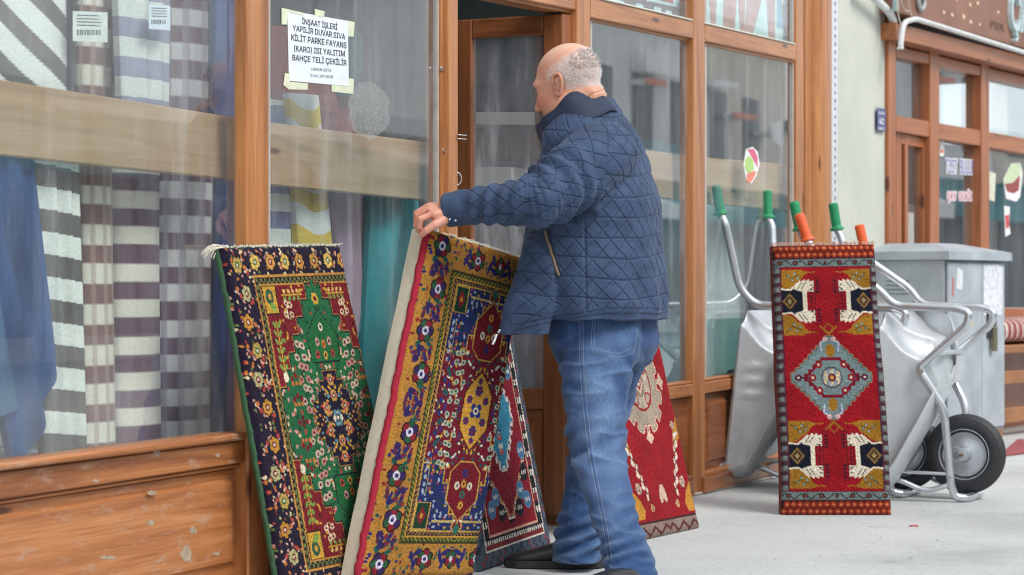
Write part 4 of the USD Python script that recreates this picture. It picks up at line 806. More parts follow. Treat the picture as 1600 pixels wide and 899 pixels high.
rug('small_rug', 'narrow red rug with a light blue medallion standing behind the held rug', P(690, 432, 7.0), P(784, 427, 7.5), P(864, 853, 7.35), P(753, 894, 6.80), K.done(3), 0.03, WOOLGY, CANVAS, seed=3)

# --- red rug with a beige medallion behind the man
K = Knots(0.495, 1.1, S('96151f')); H = K.H; cx, cy = 50, H / 2
be, pk, gd, rd = S('a89a88'), S('d8b8a4'), S('c38a35'), S('96151f')
jag = np.hypot((K.X - cx) / 29, (K.Y - cy) / 33); an = np.arctan2((K.Y - cy) / 33, (K.X - cx) / 29)
mm = jag < 1 + 0.09 * np.sign(np.sin(an * 14)); K.put(ndimage.binary_dilation(mm, iterations=4), pk); K.put(mm, be); K.edge(mm, S('7a3a34'), 1)
K.put((jag < .62) & (jag > .56) , rd); K.put(np.abs(np.sin(an * 4)) * .3 + .28 > jag, S('b8aa9a')); K.put(jag < .3, S('8c7a6e')); K.put(K.dia(cx, cy, 7, 8), pk); K.put(K.dia(cx, cy, 4.4, 5), S('7a2a2a')); K.put(K.dia(cx, cy, 2, 2.4), wt)
for k in range(4):
    a = .785 + k * 1.571; K.put((np.hypot(K.X - cx - 14 * math.cos(a), K.Y - cy - 16 * math.sin(a)) < 5) & (np.hypot(K.X - cx - 14 * math.cos(a), K.Y - cy - 16 * math.sin(a)) > 3.6), rd)
for oy in (-40, 40): K.put(K.dia(cx, cy + oy, 6, 5), pk)
K.put(K.dia(cx - 35, cy, 5, 7), pk)
for sg in (1,):
    y0 = H - 12
    K.put(K.poly([(3, y0 - 2), (3, y0 - 24), (12, y0 - 17), (18, y0 - 8), (14, y0 - 2)]), gd)
    K.put(K.poly([(3, y0 - 58), (3, y0 - 72), (12, y0 - 62), (17, y0 - 52), (9, y0 - 52)]), gd)
    zz_ = [(7 + 1.9 * k + (3.2 if k % 2 else 0), y0 - 60 + 4.4 * k - (2.4 if k % 2 else 0)) for k in range(11)]
    K.put(K.line(zz_, 3.4), pk); K.put(K.line(zz_, 1.5), wt); K.put(K.line(A(zz_) + [3.4, 4.6], 1.1), S('5f2a2a'))
    K.flower(15, y0 - 24, 4.6, [pk, be], S('7a3a34'), wt, 6); K.flower(30, y0 - 9, 3.2, [pk, gd], S('7a3a34'), wt, 6); K.flower(11, y0 - 66, 3.2, [pk, be], rd, wt, 5)
    K.put(K.ell(cx - 2, y0 - 18, 3, 7, .3), pk)
    K.put(K.rect(0, H - 11, 100, H), S('8f7a70')); K.put(K.rect(0, H - 11, 100, H) & (np.abs(((K.X / 9) % 2) - 1) * 6 + H - 9 < K.Y) & (np.abs(((K.X / 9) % 2) - 1) * 6 + H - 6.4 > K.Y), S('5f2a2a')); K.put(K.rect(0, H - 12, 100, H - 10.6), S('3a2020'))
K.put(K.rect(0, 0, 2.4, H), S('7a4038'))
K.C[:K.ny // 2] = K.C[K.ny // 2 + 1:][::-1]; K.mirror_x()
rug('red_rug', 'red rug with a toothed beige medallion leaning on the front behind the man', P(895, 375, 7.85), P(995, 372, 8.3), P(1096, 826, 8.05), P(1000, 846, 7.61), K.done(4, .13), 0.05, WOOLBR, CANVAS, seed=4, rim=.025)

# --- red rug with animal figures standing before the wheelbarrows
K = Knots(0.415, 1.045, S('9a1420')); H = K.H; cx, cy = 50, H / 2
dk, gy, mu, cr_, nv, og = S('2b1a1e'), S('74807e'), S('a07222'), S('e4dac4'), S('161a2c'), S('a5391f')
K.put(K.rect(0, 0, 7, H), S('6a6064')); K.put(K.rect(0, 0, 7, H) & ((K.Y % 9) < 4), S('4b2f36')); K.put(K.rect(1.5, 0, 5, H) & ((K.Y % 9) > 5.6) , S('7c8884')); K.put(K.rect(6.2, 0, 7.4, H), S('55203a'))
K.put(K.rect(0, 0, 100, 13.5), dk)
for r_, y in enumerate((3.6, 9.8)):
    for k in range(18):
        x = 1.5 + 6.0 * k + 3.0 * (r_ % 2); K.put(K.ell(x, y, 3.3, 3.2), S('7c2a1c')); K.put(K.ell(x, y, 2.5, 2.4), og); K.put(K.ell(x, y, 1.0, 1.0), S('d08a5a'))
K.put(K.rect(0, 13.5, 100, 22), gy); K.put(K.rect(0, 13.3, 100, 14.3) | K.rect(0, 21, 100, 22), S('4a2430'))
K.put(K.line([(x, 17.6 + 2.2 * math.sin(x * .42)) for x in np.arange(0, 101, 1.5)], 1.0), S('2d3238'))
for x in np.arange(6, 100, 15): K.put(K.ell(x, 17.6, 2.6, 2.2), S('3a2a2e')); K.put(K.ell(x, 17.6, 1.2, 1.0), S('8a4a3a'))
for y0, fl_ in ((24, 1), (66, -1)):
    ya = y0 if fl_ > 0 else y0 + 20
    def Yy(v): return ya + fl_ * v
    m = K.poly([(7.4, Yy(0)), (26, Yy(0)), (33, Yy(3)), (28, Yy(6)), (26, Yy(10)), (20, Yy(14)), (16, Yy(18)), (7.4, Yy(20))]); K.put(m, mu)
    K.put(K.line([(26, Yy(1)), (36, Yy(3)), (40, Yy(2))], .9), mu)
    for ox, oy in ((14, 6), (20, 4), (18, 10), (23, 8)): K.put(K.ell(ox, Yy(oy), 2.0, 1.6), S('6d6a4a')); K.put(K.ell(ox, Yy(oy), .9, .8), S('aeb2a8'))
    K.put(K.line([(10, Yy(3)), (16, Yy(8)), (22, Yy(6)), (25, Yy(4))], .7), S('4a3a22'))
body = K.rect(7.4, 46, 29, 62); K.put(body, nv); K.put(K.poly([(7.4, 42), (14, 43), (24, 38), (29, 46), (7.4, 48)]), nv); K.put(K.poly([(7.4, 66), (14, 65), (24, 70), (29, 62), (7.4, 60)]), nv)
K.put(K.dia(14.5, 54, 7, 8), S('8a6a3a')); K.put(K.dia(14.5, 54, 4.6, 5.4), S('3a2a26')); K.put(K.dia(14.5, 54, 2.4, 3), S('a08a5a'))
K.put(K.rect(27, 44, 31, 64), cr_)
for sg in (-1, 1):
    c_ = 54 + sg * 0
    def y_(v): return 54 + sg * v
    K.put(K.line([(7.4, y_(11.5)), (16, y_(11)), (24, y_(18))], 1.7), cr_)
    K.put(K.poly([(27, y_(9)), (20, y_(11)), (19, y_(12.5)), (24.5, y_(20)), (26, y_(18.4)), (29.4, y_(21)), (30.4, y_(18.8)), (33.6, y_(21)), (34.4, y_(18.4)), (38.2, y_(19.6)), (38.2, y_(13.4)), (35.6, y_(12.6)), (38.2, y_(11.6)), (38.2, y_(9))]), cr_)
    for k in range(2): K.put(K.line([(22.5 + 3.6 * k, y_(12)), (26.4 + 3.9 * k, y_(17.4))], .8), nv)
    K.put(K.rect(35.4, min(y_(14.6), y_(16)), 36.8, max(y_(14.6), y_(16))), nv)
for k in range(12): K.put(K.ell(41.5, 35 + 3.4 * k, 1.1, 1.2) & (abs(k - 5.5) > 2), nv); K.put(K.ell(35.5, 43 + 3.4 * min(k, 6), .9, 1.0), nv)
K.edge(K.rect(38.6, 32, 43.2, 46), S('3a1a26'), 1); K.edge(K.rect(38.6, 62, 43.2, 76), S('3a1a26'), 1); K.edge(K.rect(33.5, 44, 38.6, 64), S('3a1a26'), 1)
st = K.step(cx, cy, 4.1, 4.2, 9, 0, 0); K.put(st, S('75888a')); K.edge(st, S('26202a'), 1); K.edge(ndimage.binary_dilation(st, iterations=1), S('a89a7a'), 1)
ring = K.step(cx, cy, 4.0, 4.0, 6, 2, 0) & (np.abs(K.Y - cy) < 19)
K.edge(ring, S('7a1228'), 5, inside=True); 
for sx, sy in ((-12, -12), (-12, 12), (-18, 0)): K.put(K.ell(cx + sx, cy + sy, 3.4, 3.4), S('8a1424')); K.put(K.ell(cx + sx, cy + sy, 1.3, 1.3), S('d8c8b0'))
K.put(K.line([(cx - 20, cy), (cx - 31, cy)], 1.2), S('5a1a30')); K.put(K.ell(cx - 31, cy, 3.2, 3.0), S('5a1a30')); K.put(K.ell(cx - 31, cy, 1.0, 1.0), wt)
K.flower(cx, cy, 9, [S('c9b89a'), S('8a98a0')], S('6a2030'), S('cf9a50'), 10, rim=S('4a4a50'))
for oy in (-25,):
    K.put(K.ell(cx, cy + oy, 4.6, 6), mu); K.put(K.line([(cx - 8, cy + oy), (cx - 9, cy + oy - 7), (cx - 4, cy + oy - 10)], 1.4), S('b8c0d8')); K.put(K.ell(cx - 4, cy + oy - 11, 2.4, 2), S('d8b0b0'))
    K.put(K.line([(cx - 8, cy - 48), (cx, cy - 40), (cx + 8, cy - 48)], .9), mu); dd = K.dia(cx, cy - 46, 4, 4); K.edge(dd, mu, 2)
K.mirror_x(); K.mirror_y()
rug('red_rug', 'bright red rug with white animal figures standing upright before the wheelbarrows', P(1207, 384, 8.76), P(1367, 381, 8.80), G(1396, 806), G(1224, 806), K.done(5), 0.045, WOOLBR, PINKC, seed=5, rim=.022, bow=0.006)
tp = []; rr = random.Random(5)
for i in range(160):
    f = rr.random(); a = P(1207, 384, 8.77) + (P(1367, 381, 8.81) - P(1207, 384, 8.77)) * f + A([0, .012 + .03 * rr.random(), -.002]); tp.append(A([a, a + A([rr.uniform(-.006, .006), 0, .008 + .006 * rr.random()])]))
curves('fringe', tp, 0.003, PINKC, '/World/red_rug_001', kind='stuff')
# ------------------------------------------------------------------ wheelbarrows stood on their noses, nested against the front
GRIPG = plain('grip_green', (0.015, 0.26, 0.10), 0.45, var=0.1); GRIPO = plain('grip_orange', (0.75, 0.12, 0.03), 0.45, var=0.1)
TYRE = plain('tyre_rubber', (0.022, 0.023, 0.026), 0.62, var=0.25, scale=60); ZINC = plain('zinc_tube', (0.60, 0.63, 0.66), 0.30, 0.9, var=0.10, scale=18)
RIMM = plain('rim_grey_paint', (0.50, 0.53, 0.56), 0.4, 0.6, var=0.08); RUST = plain('bolt_rusty', (0.16, 0.08, 0.05), 0.6, 0.5)
NOSE = G(1488, 788)[:2]
def rrect(h0, h1, l0, l1, r, k=6):
    out = []
    for (ch, cl, a0) in ((h1 - r, l1 - r, 0), (h1 - r, l0 + r, 90), (h0 + r, l0 + r, 180), (h0 + r, l1 - r, 270)):
        for t in np.linspace(0, 90, k): a = math.radians(a0 + t); out.append((ch + r * math.cos(a) if a0 in (0, 270) or True else 0, cl + r * math.sin(a)))
    return A(out)
def lathe(prof, sections=48):
    """Profile of (radius, along) turned about the along axis."""
    an = np.linspace(0, 2 * np.pi, sections + 1); p = A(prof)
    return np.stack([np.stack([r * np.cos(an), r * np.sin(an), np.full_like(an, t)], -1) for r, t in p])
def barrow(label, da, dl, grips, gmat, seed=0):
    o = A([*NOSE, 0.0]) + N3 * da + D3 * dl
    def B(p): p = A(p, float); return o + p[..., [0]] * N3 + p[..., [2]] * D3 + p[..., [1]] * A([0, 0, 1.0])
    t = thing('wheelbarrow', label, 'wheelbarrow', o, group=None)
    # tray: lofted rounded rectangles from the rim (towards the wall) to the floor
    levels = [(-0.362, .030, .822, -.11, .53, .07), (-0.352, .031, .820, -.108, .528, .055), (-0.30, .040, .805, -.095, .515, .07), (-0.244, .062, .775, -.082, .502, .08), (-0.18, .172, .762, -.062, .482, .09), (-0.125, .270, .744, -.045, .465, .09),
              (-0.09, .335, .68, -.02, .44, .09), (-0.068, .377, .60, 0.01, .41, .085), (-0.060, .40, .55, .05, .37, .07), (-0.058, .44, .50, .12, .30, .025)]
    sm = []
    sm = smooth_path(levels, 7)
    for off, flip in ((0.0, False), (-0.003, True)):
        R = []
        for a_, h0, h1, l0, l1, r_ in sm:
            q = rrect(h0 - off * -1, h1 + off, l0 - off, l1 + off, r_, 9); q = np.vstack([q, q[:1]])
            e = [q[0]]                                          # resample evenly along the loop
            d = np.r_[0, np.cumsum(np.linalg.norm(np.diff(q, axis=0), axis=1))]; s = np.linspace(0, d[-1], 161)
            q = np.stack([np.interp(s, d, q[:, k]) for k in (0, 1)], 1)
            rib = np.zeros(len(q))
            for hh in (.52, .46, .40): rib += np.exp(-((q[:, 0] - hh) / .012) ** 2)
            rib *= (0.010 if seed == 1 else 0.0) * np.exp(-((a_ + .275) / .045) ** 2)
            R.append(np.stack([np.full(len(q), a_ + off), q[:, 0], q[:, 1] + rib * np.where(q[:, 1] < .2, -1, 1)], 1))
        R = A(R); R[..., 0] += .085 * (R[..., 1] - .05) / .75 * np.clip((-.06 - R[..., 0]) / .30, 0, 1); R = B(R); c = R[-1].mean(0); R = np.concatenate([R, np.broadcast_to(c, (1,) + R[-1].shape)])
        R = R + N3 * (0.0025 * (meshkit.fbm(R * 7, 3, seed) - .5))[..., None]
        m = sgrid(R, flip); emit('tray' if off == 0 else 'tray_inside', m, GALV, t, smooth=True)
    q = rrect(.030, .822, -.11, .53, .07, 8); emit('rolled_rim', tube(B(np.stack([-.364 + .085 * (q[:, 0] - .05) / .75, q[:, 0], q[:, 1]], 1)), .007, 8, closed=True), ZINC, t, smooth=True)
    # two bent tubes: grip, handle, leg, fork, nose
    for k, (gp, gb) in enumerate(grips):
        l = 0.0 if k == 0 else 0.42; s = 1 if k == 0 else -1
        pts = [gp, gb, (gb[0] + .02, gb[1] - .035, gb[2]), (-.30, .865, l - s * .03), (-.236, .79, l), (.015, .783, l), (.070, .765, l), (.060, .715, l), (-.135, .545, l), (-.120, .51, l), (-.042, .378, l + s * .03), (-.021, .07, l + s * .06), (-.005, .022, l + s * .065), (.030, .017, l + s * .08), (.040, .017, l + s * .13), (.040, .017, .21)]
        emit('frame_tube', tube(B(fillet(pts, .045, 7)), .0165, 12), ZINC, t, smooth=True)
        g0, g1 = B(A(gp)), B(A(gb)); ax = (g1 - g0) / np.linalg.norm(g1 - g0); L_ = np.linalg.norm(g1 - g0)
        prof = [(0.0, -.008), (.016, -.008), (.021, -.003)]
        for j in range(9): y = .004 + j * (L_ - .02) / 9; prof += [(.0215, y), (.0215, y + .005), (.0203, y + .0065), (.0203, y + .009)]
        prof += [(.022, L_ - .014), (.030, L_ - .008), (.031, L_), (.024, L_ + .003), (.017, L_ + .003)]
        V = lathe(prof, 28).reshape(-1, 3) @ trimesh.geometry.align_vectors([0, 0, 1], ax)[:3, :3].T + g0
        emit('grip', trimesh.Trimesh(V, sgrid(V.reshape(len(prof), 29, 3)).faces, process=False), gmat, t, smooth=35)
        emit('brace_bar', tube(B(A([(-.255, .118, l + s * .04), (-.02, .114, l + s * .058)])), .007, 8), ZINC, t, smooth=True)
        emit('lower_stay', tube(B(fillet([(-.36, .045, l + s * .02), (-.25, .095, l + s * .03), (-.12, .04, l + s * .05), (-.03, .07, l + s * .06)], .05)), .011, 10), ZINC, t, smooth=True)
        for hh, aa in ((.53, -.122), (.10, -.021)):
            m = trimesh.creation.cylinder(.008, .02, sections=8); m.apply_transform(trimesh.geometry.align_vectors([0, 0, 1], D3)); m.apply_translation(B(A([aa + .004, hh, l - s * .017])) if hh > .2 else B(A([aa, hh, l + s * .04]))); emit('bolt', m, ZINC, t)
    emit('cross_tube', tube(B(A([(-.06, .60, 0), (-.06, .60, .42)])), .010, 10), ZINC, t, smooth=True)
    # wheel
    wc = B(A([.003, .186, .21])); M = np.stack([N3, A([0, 0, 1.0]), D3], 1)
    def wheel(prof, name, m, parent, sec=64, smooth=40):
        V = (lathe(prof, sec).reshape(-1, 3) @ M.T) + wc; mm = trimesh.Trimesh(V, sgrid(V.reshape(len(prof), sec + 1, 3)).faces, process=False)
        return emit(name, mm, m, parent, smooth=smooth)
    pr = []
    for a in np.linspace(-math.pi * .80, math.pi * .80, 49):
        rr_ = .0395 + (0.0022 * (1 if math.sin(a * 16) > 0 else 0) if abs(a) < 1.0 else 0); pr.append((.122 + rr_ * math.cos(a), -rr_ * math.sin(a)))
    tw = wheel(pr, 'tyre', TYRE, t)
    for s in (-1, 1):
        wheel([(.104, .030 * s), (.106, .034 * s), (.102, .036 * s), (.098, .030 * s), (.094, .017 * s), (.080, .012 * s), (.060, .016 * s), (.046, .024 * s), (.034, .027 * s), (.026, .042 * s), (.024, .052 * s), (.010, .053 * s), (.0, .053 * s)], 'rim', RIMM, t)
        m = trimesh.creation.cylinder(.006, .03, sections=12); m.apply_transform(trimesh.geometry.align_vectors([0, 0, 1], D3)); m.apply_translation(wc + D3 * s * .078); emit('axle_bolt', m, RUST, t)
        fk = Plane((wc + D3 * s * .07)[:2], WALL.n)
        u0 = fk.uz(0, 0)[0] * 0
        q = A([(-.045, .03), (-.03, .035), (.012, .022), (.022, 0), (.012, -.022), (-.03, -.035), (-.045, -.03), (-.036, -.02), (-.012, -.012), (-.012, .012), (-.036, .02)]) + [0, wc[2]]
        emit('fork_plate', prism(fk, q, -.003, .003, 0.0008), ZINC, t)
    return t
def gp(px0, py0, px1, py1, da, dl, l):
    """Grip ends from where they show in the photograph, on the barrow's plane at lateral l."""
    pl = Plane(NOSE + WALL.n * 0 + WALL.d * (dl + l), WALL.n); a, b = pl.uz(px0, py0), pl.uz(px1, py1)
    return ((a[0] - da, a[1], l), (b[0] - da, b[1], l))
barrow('galvanised wheelbarrow on its nose, ribbed tray side showing left of the bright red rug', -.72, .37, [gp(1119, 293, 1126, 336, -.72, .37, -.06), gp(1199, 301, 1200, 341, -.72, .37, .50)], GRIPG, 1)
barrow('galvanised wheelbarrow nested in the middle of the three, mostly hidden by the red rug', -.28, .08, [gp(1241, 319, 1250, 360, -.28, .08, -.06), gp(1302, 321, 1308, 360, -.28, .08, .48)], GRIPG, 2)
barrow('galvanised wheelbarrow with its wheel and leg tubes in full view, orange grips', 0, 0, [gp(1249, 338, 1262, 377, 0, 0, -.06), gp(1343, 355, 1352, 396, 0, 0, .44)], GRIPO, 3)
cb = [G(1085, 776), G(1140, 764), G(1190, 752), G(1250, 744)]
emit('cable', tube(smooth_path([p + [0, 0, .007] for p in cb], 6), .006, 6), plain('cable_pale', (.5, .47, .42), .6), None, smooth=True, label='pale cable lying on the pavement along the foot of the shopfront', cat='cable')
# ------------------------------------------------------------------ the man
YM = 6.75
FW = A([-0.90, 0.43, 0.0]); FW /= np.linalg.norm(FW); LF = A([FW[1], -FW[0], 0.0]) * -1   # his forward and his left
if LF[1] > 0: LF = -LF
man = thing('person', 'man in a quilted navy jacket and blue jeans bending to hold up a rug', 'person', A([.27, 6.75, 0]))
def loft(rows, k=40, sub=4, e=2.3):
    """Closed body from (centre, half along axis a, half along axis b, axis a, axis b) rows; superellipse sections."""
    an = np.arange(k) / k * 2 * np.pi; ca = np.sign(np.cos(an)) * np.abs(np.cos(an)) ** (2 / e); sa = np.sign(np.sin(an)) * np.abs(np.sin(an)) ** (2 / e)
    rows = [np.concatenate([A(c, float), [p, q], A(a, float), A(b, float)]) for c, p, q, a, b in rows]
    R = smooth_path(rows, sub)
    V = np.concatenate([r[:3] + np.outer(ca * r[3], r[5:8] / np.linalg.norm(r[5:8])) + np.outer(sa * r[4], r[8:11] / np.linalg.norm(r[8:11])) for r in R]); n = len(R); Fc = []
    for i in range(n - 1):
        for j in range(k):
            a, b = i * k + j, i * k + (j + 1) % k; Fc += [[a, b, b + k], [a, b + k, a + k]]
    V = np.vstack([V, R[0][:3], R[-1][:3]]); c0, c1 = len(V) - 2, len(V) - 1
    for j in range(k): Fc += [[c0, (j + 1) % k, j], [c1, (n - 1) * k + j, (n - 1) * k + (j + 1) % k]]
    m = trimesh.Trimesh(V, A(Fc), process=False)
    if m.volume < 0: m.invert()
    return m
def mani(m): return manifold3d.Manifold(manifold3d.Mesh(np.asarray(m.vertices, np.float32), np.asarray(m.faces, np.uint32)))
def fuse(ms, l, it=12):
    u = mani(ms[0])
    for m in ms[1:]: u = u + mani(m)
    u = u.refine_to_length(l).to_mesh(); t = trimesh.Trimesh(u.vert_properties[:, :3], u.tri_verts, process=True)
    return trimesh.smoothing.filter_taubin(t, .5, .53, it) if it else t
def sph(c, r): return mani(trimesh.Trimesh(*(lambda s: (s.vertices * r + A(c), s.faces))(trimesh.creation.icosphere(2)), process=False))
def chain(pts, rs):
    """Capsules hulled from joint to joint."""
    u = None
    for i in range(len(pts) - 1):
        h = manifold3d.Manifold.batch_hull([sph(pts[i], rs[i]), sph(pts[i + 1], rs[i + 1])]); u = h if u is None else u + h
    return u
def nrm(m):
    v, f = m.vertices, m.faces; n = np.zeros_like(v); fn = np.cross(v[f[:, 1]] - v[f[:, 0]], v[f[:, 2]] - v[f[:, 0]])
    for k in range(3): np.add.at(n, f[:, k], fn)
    return n / np.maximum(np.linalg.norm(n, axis=1), 1e-12)[:, None]
_pc = {}
def hit(m, pts, lift=0.0):
    """Where sight lines through pixels of the photograph meet the mesh."""
    if id(m) not in _pc:
        v = m.vertices; c = v[m.faces].mean(1); _pc[id(m)] = (m, CX + c[:, 0] / c[:, 1] * F, HY - (c[:, 2] - CH) / c[:, 1] * F)
    _, cx_, cy_ = _pc[id(m)]; pts = A(pts, float); o = A([0, 0, CH]); out = []
    lo, hi = pts.min(0) - 9, pts.max(0) + 9; sel = np.where((cx_ > lo[0]) & (cx_ < hi[0]) & (cy_ > lo[1]) & (cy_ < hi[1]))[0]
    fc, sx, sy = m.faces[sel], cx_[sel], cy_[sel]
    for px, py in pts:
        g = fc[(np.abs(sx - px) < 9) & (np.abs(sy - py) < 9)]
        if not len(g): continue
        v0 = m.vertices[g[:, 0]]; e1 = m.vertices[g[:, 1]] - v0; e2 = m.vertices[g[:, 2]] - v0
        d = A([(px - CX) / F, 1.0, -(py - HY) / F]); h = np.cross(d, e2); a = (e1 * h).sum(1); a = np.where(np.abs(a) < 1e-14, 1e-14, a); q0 = o - v0
        u = (q0 * h).sum(1) / a; q = np.cross(q0, e1); w = (q * d).sum(1) / a; t = (e2 * q).sum(1) / a
        ok = (u >= 0) & (w >= 0) & (u + w <= 1) & (t > 0)
        if ok.any(): i = np.where(ok)[0][np.argmin(t[ok])]; n = np.cross(e1[i], e2[i]); n /= np.linalg.norm(n); n = n if n @ d < 0 else -n; out.append(o + d * t[i] + n * lift)
    return A(out)
def M(px, py, Y=YM): return P(px, py, Y)
def fb(V, sx, sy, sz, oc=3, seed=0): return meshkit.fbm(V * A([sx, sy, sz]), oc, seed) - .5

# --- jeans: two legs and the seat, folded at knee and hem
def leg(rows): return loft([(M(x, y, Y), hw / F * Y, dp, A([1.0, 0, 0]) , A([0, 1.0, 0])) for x, y, Y, hw, dp in rows], e=2.15)
near = leg([(948, 494, 6.66, 60, .11), (940, 540, 6.64, 66, .125), (932, 590, 6.61, 61, .122), (930, 640, 6.57, 55, .112), (935, 704, 6.53, 50, .098), (944, 750, 6.46, 46, .090), (960, 806, 6.39, 43.5, .088), (974, 850, 6.33, 42, .088), (985, 890, 6.28, 46, .094), (991, 932, 6.24, 44, .088)])
farl = leg([(955, 494, 6.88, 58, .11), (952, 545, 6.89, 62, .122), (945, 600, 6.90, 58, .118), (934, 660, 6.91, 50, .105), (925, 718, 6.90, 42, .094), (915, 770, 6.89, 40, .090), (908, 820, 6.87, 40, .090), (903, 858, 6.86, 40, .092), (902, 880, 6.85, 39, .09)])
seat = loft([(M(943, 468), .150, .205, FW, LF), (M(943, 500), .158, .215, FW, LF), (M(947, 535), .158, .215, FW, LF), (M(946, 562), .140, .195, FW, LF), (M(942, 585), .10, .14, FW, LF)], e=2.4)
jm = fuse([near, farl, seat], .009, 14)
jm = trimesh.Trimesh(*trimesh.remesh.subdivide(jm.vertices, jm.faces), process=True)
n = nrm(jm); V = jm.vertices; z = V[:, 2]
px = CX + V[:, 0] / V[:, 1] * F; py = HY - (z - CH) / V[:, 1] * F
def folds(cy, wy, fr, amp, sl, seed):
    g = np.exp(-((py - cy) / wy) ** 2); ph = (py + sl * (px - 930)) * fr + 7.0 * fb(V, 6, 6, 3, 2, seed)
    return g * amp * 2.3 * (np.abs(np.sin(ph)) ** 1.7 - .5) * np.clip(.5 + 2.6 * fb(V, 9, 9, 7, 2, seed + 50), 0, 1.4)
d = -.012 + folds(700, 40, .10, .007, .5, 1) + folds(848, 42, .13, .010, .35, 2) + folds(560, 50, .075, .007, -.8, 3) + folds(640, 60, .05, .004, .6, 6) + folds(770, 50, .06, .005, -.6, 7) + .012 * fb(V, 7, 7, 4, 3, 4) + .008 * fb(V, 22, 22, 12, 3, 5) + .008 * np.clip(1 - np.abs(5.5 * fb(V + .02 * fb(V, 8, 8, 8, 2, 60)[:, None], 6, 6, 15, 2, 61)), 0, 1) ** 2 * (.25 + np.exp(-((py - 705) / 45) ** 2) + np.exp(-((py - 850) / 50) ** 2) + .8 * np.exp(-((py - 575) / 35) ** 2))
jm = trimesh.Trimesh(V + n * d[:, None], jm.faces, process=False)
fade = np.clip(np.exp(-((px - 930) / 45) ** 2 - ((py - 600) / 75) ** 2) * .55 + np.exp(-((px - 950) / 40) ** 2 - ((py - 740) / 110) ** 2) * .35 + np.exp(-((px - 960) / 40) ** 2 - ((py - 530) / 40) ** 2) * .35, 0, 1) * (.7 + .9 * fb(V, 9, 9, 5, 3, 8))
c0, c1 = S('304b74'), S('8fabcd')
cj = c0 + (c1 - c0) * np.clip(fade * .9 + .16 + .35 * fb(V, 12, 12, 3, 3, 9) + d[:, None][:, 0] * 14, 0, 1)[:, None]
DENIM = mat('denim', {'a': ('attribute', {'attribute': 'Col'}), 'tc': ('texture_coordinate', {}), 'm1': ('mapping', {'scale': (500.0, 500.0, 60.0)}), 'n': ('noise_texture', {'scale': 1.0, 'detail': 2.0}), 'r': ('rgb_ramp', {'ramp': [(0.3, (.62, .66, .74)), (.7, (1.2, 1.17, 1.12))]}), 'x': ('mix', {'mix_type': 'multiply', 'fac': 1.0}),
    'm2': ('mapping', {'scale': (260.0, 260.0, 260.0)}), 'n2': ('noise_texture', {'scale': 1.0, 'detail': 3.0}), 'b': ('bump', {'strength': .35, 'distance': .002}), 'p': ('principled_bsdf', {'roughness': .85, 'specular_ior_level': .2, 'sheen_weight': .1})},
    [('tc.object', 'm1.vector'), ('m1.vector', 'n.vector'), ('n.fac', 'r.fac'), ('a.color', 'x.color1'), ('r.color', 'x.color2'), ('x.color', 'p.base_color'), ('tc.object', 'm2.vector'), ('m2.vector', 'n2.vector'), ('n2.fac', 'b.height'), ('b.normal', 'p.normal')])
jeans = emit('jeans', jm, DENIM, man, smooth=True, attrs={'Col': cj})
THREAD = plain('thread_pale', S('98a0a8'), .8); THREADD = plain('thread_blue', S('3d5480'), .8)
def stitch(m, pts, w, mt, parent, name='stitching', dash=True, lift=.0012, gap=.45, step=.0075):
    q = hit(m, smooth_path(pts, 14), lift)
    if len(q) < 3: return
    dd = np.r_[0, np.cumsum(np.linalg.norm(np.diff(q, axis=0), axis=1))]; ln = []
    if dash:
        s = 0
        while s + step < dd[-1]:
            t_ = np.linspace(s, s + step * (1 - gap), 3); ln.append(np.stack([np.interp(t_, dd, q[:, k]) for k in range(3)], 1)); s += step
    else: ln = [q]
    curves(name, ln, w, mt, parent, kind='stuff' if dash else None)
seam = [(905, 503), (906, 560), (909, 610), (914, 660), (921, 710), (930, 760), (940, 810), (947, 850), (951, 880)]
stitch(jm, seam, .0015, THREAD, man); stitch(jm, [(x + 6, y) for x, y in seam], .0015, THREAD, man); stitch(jm, [(x + 3, y) for x, y in seam], .004, THREADD, man, 'seam', dash=False, lift=.0006)
pk = [(926, 500), (925, 545), (938, 553), (966, 558), (990, 548), (996, 500)]
stitch(jm, pk, .0014, THREAD, man); stitch(jm, [(930, 500), (929, 541), (940, 548), (966, 553), (987, 544)], .0014, THREAD, man)
stitch(jm, [(868, 872), (890, 880), (915, 884), (938, 886)], .0018, THREAD, man)
stitch(jm, [(898, 600), (893, 640), (892, 700), (890, 780), (888, 850)], .002, THREADD, man)
